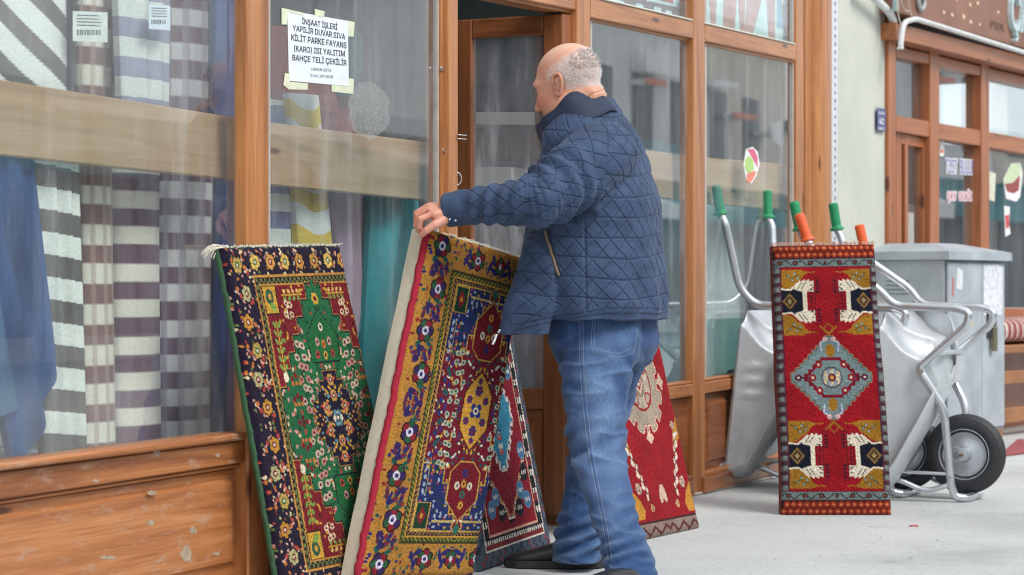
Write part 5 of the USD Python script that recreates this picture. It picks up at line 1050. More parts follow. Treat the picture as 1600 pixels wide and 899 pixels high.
# --- shoes
SHOE = plain('shoe_black', (.014, .014, .016), .38, var=.2, scale=18); SOLE = plain('shoe_sole', (.02, .02, .02), .6)
def shoe(heel, ang, L_=.29):
    f_ = A([math.cos(ang), math.sin(ang), 0]); s_ = A([-f_[1], f_[0], 0]); h = A(heel); up = A([0, 0, 1.0]); rows = []
    for t, hw, zt_ in ((-.02, .016, .05), (0.0, .034, .085), (.06, .040, .092), (.11, .041, .084), (.16, .045, .070), (.20, .048, .058), (.24, .045, .048), (.27, .034, .040), (.287, .016, .030)):
        zb = .014; rows.append((h + f_ * t * L_ / .29 + up * (zb + (zt_ - zb) / 2), hw, (zt_ - zb) / 2, s_, up))
    return loft(rows, 32, 4, 2.5), [h + f_ * t for t in (0, .29)], f_, s_
for hl, ang in ((G(935, 888) * [1, 1, 0], math.radians(176)), (A([.335, 6.19, 0]), math.radians(214))):
    m, _, f_, s_ = shoe(hl, ang); sp = emit('shoe', m, SHOE, man, smooth=True)
    ol = [(-.018, -.012), (-.022, 0), (-.018, .012), (0, .036), (.07, .042), (.17, .048), (.21, .051), (.25, .047), (.285, .022), (.292, 0), (.285, -.022), (.25, -.047), (.21, -.051), (.17, -.048), (.07, -.042), (0, -.036)]
    e = trimesh.creation.extrude_polygon(Polygon([(hl[0] + f_[0] * a + s_[0] * b, hl[1] + f_[1] * a + s_[1] * b) for a, b in ol]), .022); e.apply_translation([0, 0, .003]); emit('sole', e, SOLE, sp)

# --- jacket: body, sleeves, quilting
def row(xl, xr, y, dl, Y=YM, up=None):
    """Torso section whose outline runs from xl to xr in the photograph; dl half width to his sides."""
    s = Y / F; hx = (xr - xl) / 2 * s; df = math.sqrt(max(hx ** 2 - (dl * LF[0]) ** 2, .006)) / abs(FW[0])
    return (M((xl + xr) / 2, y, Y), df, dl, FW, LF)
body = loft([row(868, 955, 156, .085), row(860, 968, 172, .115), row(855, 983, 192, .155), row(849, 1001, 222, .20), row(843, 1017, 268, .222), row(836, 1028, 310, .232), row(828, 1032, 355, .236), row(820, 1036, 400, .238), row(812, 1038, 445, .238), row(806, 1039, 480, .24), row(803, 1040, 500, .24)], 56, 5, 2.35)
shL = M(925, 262, 6.56); elL = M(838, 322, 6.44); wrL = M(697, 333, 6.57)
def arm(pts, rad, e=2.0):
    p = smooth_path(pts, 5); r = np.interp(np.linspace(0, 1, len(p)), np.linspace(0, 1, len(rad)), rad); t = np.gradient(p, axis=0); t /= np.linalg.norm(t, axis=1)[:, None]; rows = []
    for i in range(len(p)):
        a = np.cross(t[i], A([0, 1.0, .0])); a /= np.linalg.norm(a); b = np.cross(t[i], a); rows.append((p[i], r[i], r[i] * .98, a, b))
    return loft(rows, 36, 2, e)
slL = arm([M(960, 235, 6.64), M(928, 252, 6.57), M(885, 285, 6.49), M(842, 312, 6.42), M(800, 318, 6.43), M(750, 322, 6.46), M(698, 330, 6.49)], [.085, .100, .098, .088, .073, .061, .053, .050])
slR = arm([M(952, 240, 6.88), M(925, 275, 6.98), M(885, 330, 7.0), M(862, 370, 6.98), M(850, 400, 6.95), M(840, 425, 6.93)], [.08, .10, .098, .08, .064, .052])
flap = loft([(M(848, 380, 6.60), .05, .035, FW, LF), (M(842, 420, 6.58), .062, .030, FW, LF), (M(832, 470, 6.565), .078, .024, FW, LF), (M(823, 505, 6.56), .082, .020, FW, LF), (M(818, 524, 6.555), .078, .017, FW, LF)], 40, 5, 3.0)
CN = (FW * .72 + A([0, 0, 1.0])) / math.hypot(.72, 1); CF_ = (FW - .72 * A([0, 0, 1.0])) / math.hypot(.72, 1); CC = M(898, 186, 6.735)
_jk = mani(body) + mani(slL) + mani(slR) + mani(flap)
_jk = _jk.trim_by_plane(tuple(-CN), float(-CN @ (CC - CN * .002))).refine_to_length(.010).to_mesh()
jk = trimesh.smoothing.filter_taubin(trimesh.Trimesh(_jk.vert_properties[:, :3], _jk.tri_verts, process=True), .5, .53, 22)
jk = trimesh.Trimesh(*trimesh.remesh.subdivide(jk.vertices, jk.faces), process=True)
jk = trimesh.smoothing.filter_taubin(jk, .5, .53, 4)
jk = trimesh.Trimesh(*trimesh.remesh.subdivide(jk.vertices, jk.faces), process=True)
V = jk.vertices; n = nrm(jk); px = CX + V[:, 0] / V[:, 1] * F; py = HY - (V[:, 2] - CH) / V[:, 1] * F
# garment coordinates: around the trunk, or along and around the sleeve
ax = smooth_path([M(960, 235, 6.64), M(928, 252, 6.57), M(885, 285, 6.49), M(842, 312, 6.42), M(800, 318, 6.43), M(750, 322, 6.46), M(698, 330, 6.49)], 8)
dist = np.full(len(V), 9.0); al = np.zeros(len(V)); ar = np.zeros(len(V)); acc = 0
for a, b in zip(ax[:-1], ax[1:]):
    L_ = np.linalg.norm(b - a); t = np.clip(((V - a) @ (b - a)) / L_ ** 2, 0, 1); q = a + t[:, None] * (b - a); dd = np.linalg.norm(V - q, axis=1); up = dd < dist
    w_ = V - q; r_ = np.interp(acc + t * L_, [0, .1, .3, .5, .75], [.10, .105, .095, .07, .05])
    dist = np.where(up, dd, dist); al = np.where(up, acc + t * L_, al); ar = np.where(up, np.arctan2(w_[:, 2], -w_[:, 1]) * r_, ar); acc += L_
slv = 1 / (1 + np.exp((dist - np.interp(al, [0, .12, .25, .4, .7], [.09, .125, .135, .125, .10])) / .004)); slv = np.where(px > 950 - .12 * (py - 235), 0, slv)
ctr = M(930, 300)[:2]; q = V[:, :2] - ctr; ang = np.arctan2(q @ LF[:2], -(q @ FW[:2])); ta = ang * .215; zz = V[:, 2]
def lines(c, pitch, w): f_ = np.abs(((c / pitch + .5) % 1) - .5) * pitch; return np.exp(-(f_ / w) ** 2)
wob = .012 * fb(V, 9, 9, 9, 2, 21)
tor = np.maximum.reduce([lines(zz + wob + .012 * np.sin(ta * 9), .060, .0024), lines(ta * .9 + zz * .78 + wob, .046, .0017), lines(ta * .9 - zz * .78 + wob, .046, .0017) * (py < 480)])
slq = np.maximum.reduce([lines(al * .8 + ar * .75 + wob, .043, .0017), lines(al * .8 - ar * .75 + wob, .043, .0017)])
plainz = np.clip((py - 488) / 4, 0, 1) * (px > 845) + (px < 800) * (py > 350) * (slv < .5)      # hem band and front facing are not quilted
plainz = np.clip(plainz + np.clip((al - .545) / .01, 0, 1) * slv, 0, 1)
ql = (slq * slv + tor * (1 - slv)) * (1 - plainz)
vis = 1.0
cre = np.zeros(len(V))
cre += slv * (.009 * np.exp(-((al - .30) / .12) ** 2) * np.sin(al * 95 + ar * 22 + 5 * fb(V, 8, 8, 8, 2, 31)) + .0045 * np.exp(-((al - .48) / .08) ** 2) * np.sin(al * 130 + ar * 15))
cre += (1 - slv) * (.006 * fb(V, 4, 4, 16, 3, 33) + .006 * np.exp(-((py - 470) / 40) ** 2) * np.sin(ta * 46 + 4 * fb(V, 5, 5, 5, 2, 34)))
arm_fold = np.exp(-(((px - 905) + (py - 320) * .4) / 22) ** 2 - ((py - 330) / 45) ** 2)
d = -.0022 * ql + .0010 * (1 - ql) * (1 - plainz) + cre + .016 * fb(V, 6, 6, 8, 3, 35) + .005 * fb(V, 26, 26, 34, 2, 36) - .012 * arm_fold * (1 - slv)
side_seam = np.exp(-((px - 914 - (py - 400) * .02) / 2.2) ** 2) * (py > 330) * (py < 488) * (1 - slv); d -= .004 * side_seam
jk = trimesh.Trimesh(V + n * d[:, None], jk.faces, process=False)
cb_, cd_ = S('3b4e6c'), S('232f47')
cjk = cb_ + (cd_ - cb_) * np.clip(ql * .32 + .25 + 1.1 * fb(V, 18, 18, 18, 3, 40), 0, 1)[:, None]
QUILT = mat('quilted_cloth', {'a': ('attribute', {'attribute': 'Col'}), 'tc': ('texture_coordinate', {}), 'n': ('noise_texture', {'scale': 420.0, 'detail': 3.0}), 'r': ('rgb_ramp', {'ramp': [(0.3, (.75, .76, .8)), (.7, (1.15, 1.15, 1.12))]}), 'x': ('mix', {'mix_type': 'multiply', 'fac': 1.0}), 'b': ('bump', {'strength': .3, 'distance': .001}),
    'p': ('principled_bsdf', {'roughness': .72, 'specular_ior_level': .3, 'sheen_weight': .12, 'sheen_roughness': .4})}, [('tc.object', 'n.vector'), ('n.fac', 'r.fac'), ('a.color', 'x.color1'), ('r.color', 'x.color2'), ('x.color', 'p.base_color'), ('n.fac', 'b.height'), ('b.normal', 'p.normal')])
jacket = emit('jacket', jk, QUILT, man, smooth=True, attrs={'Col': cjk})
NAVY = plain('cloth_navy_plain', S('1d2438'), .75, var=.15, scale=60, bump=.2); SNAP = plain('snap_metal', (.55, .57, .60), .3, .8)
def ribbon(pts, w, m, name, lift=.003): q = hit(jk, smooth_path(pts, 8), lift); emit(name, tube(q, w, 8), m, jacket, smooth=True)
ribbon([(853, 362), (858, 385), (865, 408), (874, 430)], .0045, plain('piping_tan', S('7d6a58'), .7), 'pocket_piping'); ribbon([(857, 360), (863, 385), (870, 408), (877, 428)], .0035, NAVY, 'pocket_opening', .001)
stitch(jk, [(778 + 24, 517), (850, 506), (900, 497), (960, 489), (1034, 491)], .002, NAVY, jacket, 'hem_seam', dash=False, lift=.001)
stitch(jk, [(804, 508), (850, 498), (900, 490), (960, 481), (1036, 483)], .002, NAVY, jacket, 'hem_seam', dash=False, lift=.001)
stitch(jk, [(745, 340), (790, 334), (830, 338)], .003, NAVY, jacket, 'cuff_seam', dash=False, lift=.0008)
sp = hit(jk, [(703, 343), (712, 345)], .001)
for p in sp: m = trimesh.creation.cylinder(.0068 if p is sp[0] else .003, .004, sections=20); m.apply_transform(trimesh.geometry.align_vectors([0, 0, 1], A([0, -1.0, .1]) / 1.005)); m.apply_translation(p); emit('snap', m, SNAP, jacket)
# collar: a folded band standing round the neck
an = np.linspace(0, 2 * np.pi, 73); R = []
for rad, dz in ((-.014, -.045), (-.014, .0), (-.013, .030), (-.009, .040), (-.002, .042), (.005, .034), (.011, .010), (.016, -.016), (.017, -.036), (.019, -.056), (.018, -.070), (.012, -.070), (.006, -.056)):
    wv = .003 * np.sin(an * 3 + 1) + .002 * np.sin(an * 7)
    R.append(CC + np.outer(np.cos(an) * (.106 + rad + wv), CF_) + np.outer(np.sin(an) * (.103 + rad + wv), LF) + np.outer(dz + .006 * np.cos(an * 2) + wv, CN))
R = A(R)
emit('collar', sgrid(R), plain('collar_cloth', S('232c44'), .75, var=.15, scale=60, bump=.25), jacket, smooth=True)
zp_ = M(776, 523, 6.55)
emit('zip_pull', tube([zp_, zp_ + A([-.006, -.004, -.018]), zp_ + A([-.012, -.004, -.030])], .0035, 6), plain('zip_cord', (.7, .7, .68), .5), jacket, smooth=True); emit('zip_slider', tube([zp_ + A([.004, 0, .004]), zp_ + A([.01, 0, .014])], .004, 6), SNAP, jacket, smooth=True)

# --- head and hand: one skin
yaw, pitch = math.radians(29), math.radians(18)
hf = A([-math.cos(yaw), math.sin(yaw), 0]); hl_ = A([-hf[1], hf[0], 0]); hl_ = hl_ if hl_[1] < 0 else -hl_
fwd = hf * math.cos(pitch) - A([0, 0, 1.0]) * math.sin(pitch); upv = np.cross(fwd, hl_); upv = upv if upv[2] > 0 else -upv
HC = M(869, 133, 6.66) - hl_ * .074
def smin(a, b, k): h = np.clip(.5 + .5 * (b - a) / k, 0, 1); return b + (a - b) * h - k * h * (1 - h)
def ellip(p, c, r): q = (p - A(c)) / A(r); l = np.linalg.norm(q, axis=-1); return (l - 1) * min(r) * (.5 + .5)
def caps(p, a, b, r0, r1): a, b = A(a), A(b); t = np.clip(((p - a) @ (b - a)) / ((b - a) @ (b - a)), 0, 1); return np.linalg.norm(p - a - t[..., None] * (b - a), axis=-1) - (r0 + (r1 - r0) * t)
def head_sdf(p):
    q = p.copy(); q[..., 1] = np.abs(q[..., 1])
    d = ellip(p, (-.014, 0, .040), (.100, .077, .086))
    d = smin(d, ellip(q, (.038, 0, -.030), (.060, .058, .078)), .035); d = smin(d, caps(q, (-.0, .052, -.062), (.062, .012, -.098), .022, .022), .03)
    d = smin(d, ellip(q, (.028, .044, -.055), (.036, .028, .040)), .03); d = smin(d, ellip(q, (.062, .036, -.022), (.028, .024, .026)), .02)
    d = smin(d, ellip(q, (.074, .028, .030), (.014, .030, .011)), .02); d = smin(d, caps(p, (.088, 0, .012), (.113, 0, -.030), .010, .0128), .012)
    d = smin(d, ellip(q, (.100, .012, -.034), (.014, .009, .009)), .008); d = smin(d, ellip(q, (.089, .0, -.060), (.012, .024, .007)), .008); d = smin(d, ellip(q, (.087, .0, -.072), (.012, .021, .008)), .007)
    d = smin(d, ellip(p, (.075, 0, -.098), (.022, .026, .020)), .018)
    d = -smin(-d, np.linalg.norm(q - A([.096, .033, .006]), axis=-1) - .015, .012)
    d = smin(d, caps(p, (-.030, 0, -.055), (-.050, 0, -.19), .060, .062), .03)
    d = smin(d, caps(q, (-.088, .0, -.050), (-.088, .03, -.055), .016, .012), .03)      # roll of the nape
    return d
def isosurface(sdf, lo, hi, step):
    """Surface nets over a grid of the field."""
    xs = [np.arange(a, b + step, step) for a, b in zip(lo, hi)]; Gd = np.stack(np.meshgrid(*xs, indexing='ij'), -1); D = sdf(Gd); ins = D < 0
    cells = np.zeros(tuple(k - 1 for k in D.shape), int); acc = np.zeros(cells.shape + (3,)); cnt = np.zeros(cells.shape)
    cor = [(i, j, k) for i in (0, 1) for j in (0, 1) for k in (0, 1)]; sl = lambda o: tuple(slice(o[a], D.shape[a] - 1 + o[a]) for a in range(3))
    for a in range(8):
        for b in range(a + 1, 8):
            if sum(abs(x - y) for x, y in zip(cor[a], cor[b])) != 1: continue
            da, db = D[sl(cor[a])], D[sl(cor[b])]; cr = (da < 0) != (db < 0); t = np.where(cr, da / np.where(cr, da - db, 1), 0)
            acc += np.where(cr[..., None], A(cor[a]) + t[..., None] * (A(cor[b]) - A(cor[a])), 0); cnt += cr
    on = cnt > 0; idx = -np.ones(cells.shape, int); idx[on] = np.arange(on.sum()); pos = (np.argwhere(on) + acc[on] / cnt[on][:, None]) * step + A([x[0] for x in xs]); Fc = []
    for ax_ in range(3):
        o = [0, 0, 0]; o[ax_] = 1; s0 = tuple(slice(1, D.shape[a] - 1) if a != ax_ else slice(0, D.shape[a] - 1) for a in range(3)); s1 = tuple(slice(1, D.shape[a] - 1) if a != ax_ else slice(1, D.shape[a]) for a in range(3))
        e = np.argwhere(ins[s0] != ins[s1]); st = ins[s0][tuple(e.T)]; e = e + [0 if a == ax_ else 1 for a in range(3)]
        b, c = [a for a in range(3) if a != ax_]; eb, ec = np.eye(3, dtype=int)[b], np.eye(3, dtype=int)[c]
        qd = np.stack([idx[tuple((e - eb - ec).T)], idx[tuple((e - ec).T)], idx[tuple(e.T)], idx[tuple((e - eb).T)]], 1); flip = st if ax_ != 1 else ~st
        qd = np.where(flip[:, None], qd, qd[:, ::-1]); Fc += [qd[:, [0, 1, 2]], qd[:, [0, 2, 3]]]
    m = trimesh.Trimesh(pos, np.vstack(Fc), process=False)
    if m.volume < 0: m.invert()
    return m
hm = isosurface(head_sdf, (-.19, -.11, -.26), (.14, .11, .14), .0042); hm = trimesh.smoothing.filter_taubin(hm, .5, .53, 6)
hm = trimesh.Trimesh(*trimesh.remesh.subdivide(hm.vertices, hm.faces), process=True)
Hv = hm.vertices.copy(); hn = nrm(hm)
Hv = Hv - hn * (.0028 * (Hv[:, 0] < -.02) * sum(np.exp(-((Hv[:, 2] + .25 * (Hv[:, 0] + .07) - c_ + .006 * np.sin(Hv[:, 1] * 30)) / .0035) ** 2) for c_ in (-.062, -.088, -.110)))[:, None]
Hv = Hv + hn * (.0011 * (meshkit.fbm(Hv * 45, 3, 3) - .5) - .0012 * np.exp(-((np.abs(((Hv[:, 2] - .05) / .014) % 1 - .5)) / .12) ** 2) * (Hv[:, 0] > .06) * (Hv[:, 2] > .035) * (Hv[:, 2] < .09))[:, None]
toW = lambda q: HC + np.outer(q[:, 0], fwd) + np.outer(q[:, 1], hl_) + np.outer(q[:, 2], upv)
# skin tones: ruddy face, pale crown, grey cropped hair round the back and sides
skin, ruddy, pale = S('cf9d83'), S('c0765f'), S('deb9a3')
x, y, z_ = Hv.T; k1 = np.clip(meshkit.fbm(Hv * 22, 3, 5) * 1.6 - .4, 0, 1)
cs = skin + (ruddy - skin) * (.65 * np.exp(-((x - .07) / .05) ** 2 - ((z_ + .025) / .04) ** 2) + .48 * k1)[:, None]; cs = cs + (pale - cs) * np.clip((z_ - .07) / .05, 0, .8)[:, None]
hairline = np.clip((z_ - (-.026 - .22 * np.clip(-x - .02, 0, .1) + .04 * (x > -.005))) / .018, 0, 1) * np.clip((.052 + .035 * np.clip((-x) / .09, -1, 1) - (x > .02) * (x - .02) * 1.1 + .010 * (meshkit.fbm(Hv * 30, 2, 6) - .5) - z_) / .022 + .5, 0, 1) * np.clip((.032 - x) / .012, 0, 1) * (np.abs(y) > .0)
hairline *= ~((np.abs(y) > .055) & (x > -.022) & (x < .012) & (z_ < .03))
cs = cs + (S('d6cfca') - cs) * (hairline * .45)[:, None]
cs *= (1 + .10 * (meshkit.fbm(Hv * 120, 2, 8) - .5))[:, None]
SKIN = mat('skin', {'a': ('attribute', {'attribute': 'Col'}), 'tc': ('texture_coordinate', {}), 'n': ('noise_texture', {'scale': 190.0, 'detail': 4.0}), 'b': ('bump', {'strength': .4, 'distance': .0012}), 'p': ('principled_bsdf', {'roughness': .5, 'specular_ior_level': .4, 'subsurface_weight': .15, 'subsurface_scale': .006, 'subsurface_radius': (1.0, .35, .2)})},
    [('a.color', 'p.base_color'), ('tc.object', 'n.vector'), ('n.fac', 'b.height'), ('b.normal', 'p.normal')])
# ears
earm = []
for s in (1, -1):
    o = A([-.006, .070, -.004]); tl = .22
    def E(a, b, c): return A([o[0] - a * math.cos(tl) * 1 + b * math.sin(tl) * -.3, s * (o[1] + c), o[2] + b])
    hel = smooth_path([E(-.010, -.004, .008), E(-.012, .012, .010), E(-.008, .026, .012), E(.004, .032, .014), E(.018, .026, .017), E(.022, .010, .018), E(.018, -.008, .015), E(.010, -.020, .012), E(.001, -.029, .010), E(-.006, -.026, .008), E(-.009, -.014, .007)], 5)
    rr_ = np.interp(np.linspace(0, 1, len(hel)), [0, .3, .6, .8, .9, 1], [.0032, .0042, .0045, .0055, .0065, .004])
    plate = smooth_path([E(-.008, .0, .006), E(-.006, .022, .008), E(.006, .028, .009), E(.018, .018, .011), E(.018, -.002, .010), E(.008, -.020, .008), E(-.002, -.026, .007), E(-.008, -.012, .005)], 4, True)
    c = plate.mean(0) - A([0, s * .004, 0]); kk = len(plate); pl_ = trimesh.Trimesh(np.vstack([plate, c]), [[i, (i + 1) % kk, kk] for i in range(kk)] + [[(i + 1) % kk, i, kk] for i in range(kk)], process=False)
    anti = smooth_path([E(.004, .018, .010), E(.010, .010, .012), E(.011, -.004, .012), E(.006, -.014, .010)], 5); trag = tube([E(-.009, .002, .006), E(-.006, -.006, .010), E(-.007, -.012, .007)], .0038, 8)
    back = manifold3d.Manifold.batch_hull([sph(E(.004, .012, .004), .014), sph(E(.003, -.012, .002), .010)]).to_mesh()
    earm.append(cat([tube(hel, rr_, 10), pl_, tube(anti, .0032, 8), trag, trimesh.Trimesh(back.vert_properties[:, :3], back.tri_verts, process=False)]))
hand = None
# hand: palm and five fingers closed over the rug's corner
mcp = [M(672, 335, 6.445), M(667, 327, 6.468), M(666, 323, 6.492), M(668, 322, 6.514)]; wr = M(701, 332, 6.490)
pip = [M(657, 343, 6.435), M(652, 337, 6.465), M(651, 334, 6.495), M(654, 334, 6.522)]; dip = [M(655, 356, 6.440), M(650, 353, 6.470), M(651, 349, 6.502), M(654, 346, 6.530)]; tip = [M(660, 363, 6.453), M(656, 363, 6.482), M(657, 359, 6.514), M(659, 354, 6.538)]
palm = manifold3d.Manifold.batch_hull([sph(wr + A([0, -.018, .0]), .024), sph(wr + A([0, .018, .002]), .023), sph(M(690, 343, 6.460), .017)] + [sph(p + A([.010, 0, -.003]), .0125) for p in mcp])
hd = palm + manifold3d.Manifold.batch_hull([sph(wr + A([0, -.012, 0]), .026), sph(wr + A([0, .012, 0]), .026), sph(M(722, 330, 6.480), .030)])
for i in range(4): hd = hd + chain([mcp[i] + A([.004, 0, -.002]), pip[i], dip[i], tip[i]], [.0105, .0096 - .0006 * (i == 3), .0084, .0070])
hd = hd + chain([M(693, 344, 6.455), M(679, 352, 6.432), M(666, 361, 6.428), M(659, 368, 6.435)], [.0165, .0125, .0105, .0085])
hm2 = hd.refine_to_length(.0032).to_mesh(); hm2 = trimesh.Trimesh(hm2.vert_properties[:, :3], hm2.tri_verts, process=True); hm2 = trimesh.smoothing.filter_taubin(hm2, .5, .53, 14)
hv = hm2.vertices; n2 = nrm(hm2); hv = hv + n2 * (.0010 * (meshkit.fbm(hv * 90, 3, 5) - .5))[:, None]
ch_ = S('cc9580') + (S('b86a55') - S('cc9580')) * np.clip(1.5 * meshkit.fbm(hv * 30, 3, 2) - .5 + .5 * np.exp(-(np.min([np.linalg.norm(hv - p, axis=1) for p in mcp + pip], 0) / .010) ** 2), 0, 1)[:, None]
under = chain([HC - upv * .13 - fwd * .045, M(915, 235, 6.72), M(925, 300, 6.74), M(935, 440, 6.75)], [.045, .055, .09, .10]) + chain([M(915, 235, 6.72), M(925, 262, 6.57), M(842, 314, 6.42), M(722, 330, 6.48)], [.06, .055, .042, .030])
hw3 = trimesh.Trimesh(toW(Hv), hm.faces, process=False)
if hw3.volume < 0: hw3.invert()
bd = (mani(hw3) + under + mani(trimesh.Trimesh(hv, hm2.faces, process=False)))
bd = bd.to_mesh() if bd.num_tri() > 1000 else None
bv = bd.vert_properties[:, :3].astype(float); q = bv - HC; loc = np.stack([q @ fwd, q @ hl_, q @ upv], 1); near_hand = bv[:, 0] < -.10
from scipy.spatial import cKDTree
kh = cKDTree(toW(Hv)).query(bv)[1]; kk2 = cKDTree(hv).query(bv)[1]; cB = np.where(near_hand[:, None], ch_[kk2], cs[kh])
body_p = emit('body', trimesh.Trimesh(bv, bd.tri_verts, process=False), SKIN, man, smooth=True, attrs={'Col': cB})
for e in earm: ev = toW(np.asarray(e.vertices)); emit('ear', trimesh.Trimesh(ev, e.faces, process=False), SKIN, body_p, smooth=True, attrs={'Col': np.tile(S('cc8f78'), (len(ev), 1))})
NAIL = plain('nail', S('d8a898'), .3)
for i in range(2):
    q = tip[i]; o = (tip[i] - dip[i]); o /= np.linalg.norm(o); m = trimesh.creation.icosphere(2); m.apply_scale([.0055, .0045, .0018]); m.apply_transform(trimesh.geometry.align_vectors([1, 0, 0], o)); m.apply_translation(q + A([-.0062, -.002, .001])); emit('nail', m, NAIL, man, smooth=True)
eye = plain('eye_white', (.75, .72, .70), .2)
for s in (1, -1):
    m = trimesh.creation.icosphere(3, .0118); m.apply_translation(toW(A([[.0755, s * .032, .006]]))[0]); e_ = emit('eye', m, eye, man, smooth=True)
    m = trimesh.creation.icosphere(2, .0056); m.apply_translation(toW(A([[.084, s * .0325, .006]]))[0]); emit('iris', m, plain('iris_brown', (.06, .03, .02), .2), e_, smooth=True)
# cropped hair and brows as fine strands
rg = np.random.default_rng(12); pr_ = np.maximum(hairline, 0) ** 1.2 * (.25 + .75 * (x < -.02)); pr_ = pr_ * (np.abs(nrm(hm)).sum(1) > 0); idx = rg.choice(len(Hv), 5000, p=pr_ / pr_.sum())
nW = np.outer(hn[:, 0], fwd) + np.outer(hn[:, 1], hl_) + np.outer(hn[:, 2], upv); PW = toW(Hv); g0, g1 = [], []
for i in idx:
    p = PW[i] + rg.normal(0, .0012, 3); dn = -upv * .75 - fwd * .65 + rg.normal(0, .14, 3); l = rg.uniform(.004, .009); q1 = p + (nW[i] * .25 + dn * .6) * l * .5; q2 = q1 + (nW[i] * .04 + dn * .95) * l * .6
    dark = Hv[i, 0] < -.055 and .022 < Hv[i, 2] < .085 and rg.random() < .62; (g1 if dark else g0).append(A([p - nW[i] * .0008, q1, q2]))
hw = mat('hair_white', {'p': ('principled_bsdf', {'base_color': (.80, .79, .78), 'roughness': .5})}, []); hd_ = mat('hair_grey', {'p': ('principled_bsdf', {'base_color': (.22, .25, .26), 'roughness': .5})}, [])
curves('hair', g0, .00055, hw, man, kind='stuff'); curves('hair', g1, .00055, hd_, man, kind='stuff', label='darker grey hair at the back of the head')
br = []
for s in (1, -1):
    for i in range(160):
        t = rg.random(); p = A([.092 - .022 * t, s * (.014 + .036 * t), .034 + .008 * math.sin(t * 2.4) + rg.normal(0, .002)]); w_ = toW(p[None])[0]; br.append(A([w_, w_ + (hl_ * s * .5 + fwd * .5 + upv * rg.uniform(-.2, .3)) * .009]))
curves('eyebrow', br, .0007, hd_, man, kind='stuff')
# ------------------------------------------------------------------ the tea house beyond the pier
S2 = Plane((2.03, 12.02), (2050 / F, 1.0)); 
tea = thing('tea_house', 'reddish timber tea house front with dark lettered windows, beyond the plaster pier', 'shopfront', A([2.03, 12.02, 0]))
def t2(pts, v0, v1, name, m=WOODR, c=0.004, al='u', parent=None): return emit(name, prism(S2, quad(S2, pts, v1), v0, v1, c), m, parent or tea, tcf=tcw(S2, al))
XR = 1800
t2([(1388.5, -60), (1400, -60), (1400, 760), (1388.5, 760)], -.12, .03, 'post', al='z')
t2([(1400.3, 72), (XR, 168), (XR, 180), (1400.3, 89)], -.10, .0, 'rail')
t2([(1400.3, 62), (XR, 160), (XR, 167.5), (1400.3, 71.5)], -.30, -.02, 'rail')
t2([(1400.3, 36), (XR, 142), (XR, 159.5), (1400.3, 61.5)], -.10, .10, 'beam')
t2([(1400.3, 181), (XR, 252), (XR, 275), (1400.3, 206)], -.10, .0, 'rail')
for a, b, y0, y1 in ((1453.5, 1468, 80, 760), (1533.5, 1546, 100, 760), (1636, 1650, 120, 760)): t2([(a, y0), (b, y0), (b, y1), (a, y1)], -.09, .006, 'post', al='z')
t2([(1468.3, 480), (XR, 486), (XR, 500), (1468.3, 494)], -.09, .004, 'rail'); 
t2([(1468.3, 494.3), (XR, 500.3), (XR, 720), (1468.3, 690)], -.09, -.03, 'panel', al='z')
def g2(pts, v=-.05, m=GLASSC):
    q = quad(S2, pts, v); e = [S2.w(p[0], v, p[1]) for p in q]; emit('window_pane', sgrid(A([[e[3], e[2]], [e[0], e[1]]])), m, tea)
for a, b in ((1399, 1454), (1467, 1534), (1545, 1637)): g2([(a, 70), (b, 90), (b, 235), (a, 215)])
for a, b in ((1467, 1534), (1545, 1637), (1649, XR)): g2([(a, 200), (b, 215), (b, 484), (a, 482)])
# its glazed double door
d2 = thing('tea_house_door', 'narrow reddish door with tall slim panes at the left of the tea house', 'door', S2.w(.2, 0, 0))
for q in ([(1400.5, 207), (1409, 209), (1409, 770), (1400.5, 770)], [(1414.5, 209), (1419, 210), (1419, 770), (1414.5, 770)], [(1443, 215), (1453, 217), (1453, 760), (1443, 760)]): t2(q, -.08, -.03, 'stile', al='z', parent=d2)
t2([(1409.2, 209), (1442.8, 216), (1442.8, 232), (1409.2, 226)], -.08, -.032, 'rail', parent=d2); t2([(1409.2, 560), (1442.8, 560), (1442.8, 760), (1409.2, 760)], -.08, -.032, 'panel', parent=d2)
q = quad(S2, [(1408, 220), (1444, 226), (1444, 562), (1408, 562)], -.06); e = [S2.w(p[0], -.06, p[1]) for p in q]; emit('window_pane', sgrid(A([[e[3], e[2]], [e[0], e[1]]])), GLASSC, d2)
# dark room behind the panes
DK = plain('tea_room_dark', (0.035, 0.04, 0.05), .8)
r2 = thing('tea_house_interior', 'dark room behind the tea house windows', 'interior', S2.w(1, -1, 0), kind='structure')
ua, ub = S2.uz(1400, 450)[0] - .2, S2.uz(XR, 450)[0] + .5
for nm, (a, b, v0, v1, z0, z1) in {'back_wall': (ua, ub, -2.1, -2.0, 0, 3), 'ceiling': (ua, ub, -2.0, -.12, 2.5, 2.6), 'floor': (ua, ub, -2.0, -.12, .004, .03), 'side_wall': (ua - .1, ua, -2.0, -.13, 0, 3)}.items():
    emit(nm, prism(S2, [(a, z0), (b, z0), (b, z1), (a, z1)], v0, v1, 0), DK, r2)
emit('screen', prism(S2, quad(S2, [(1466, 225), (1640, 240), (1640, 482), (1466, 480)], -.12), -.13, -.12, 0), DK, r2)
CUR = plain('curtain_white', (.7, .68, .66), .8)
emit('half_curtain', prism(S2, quad(S2, [(1402, 330), (1440, 335), (1440, 400), (1402, 400)], -.2), -.21, -.2, 0), CUR, r2)
emit('table_cloth', prism(S2, quad(S2, [(1400, 318), (1452, 322), (1452, 420), (1400, 420)], -.8), -.9, -.8, 0), CUR, r2)
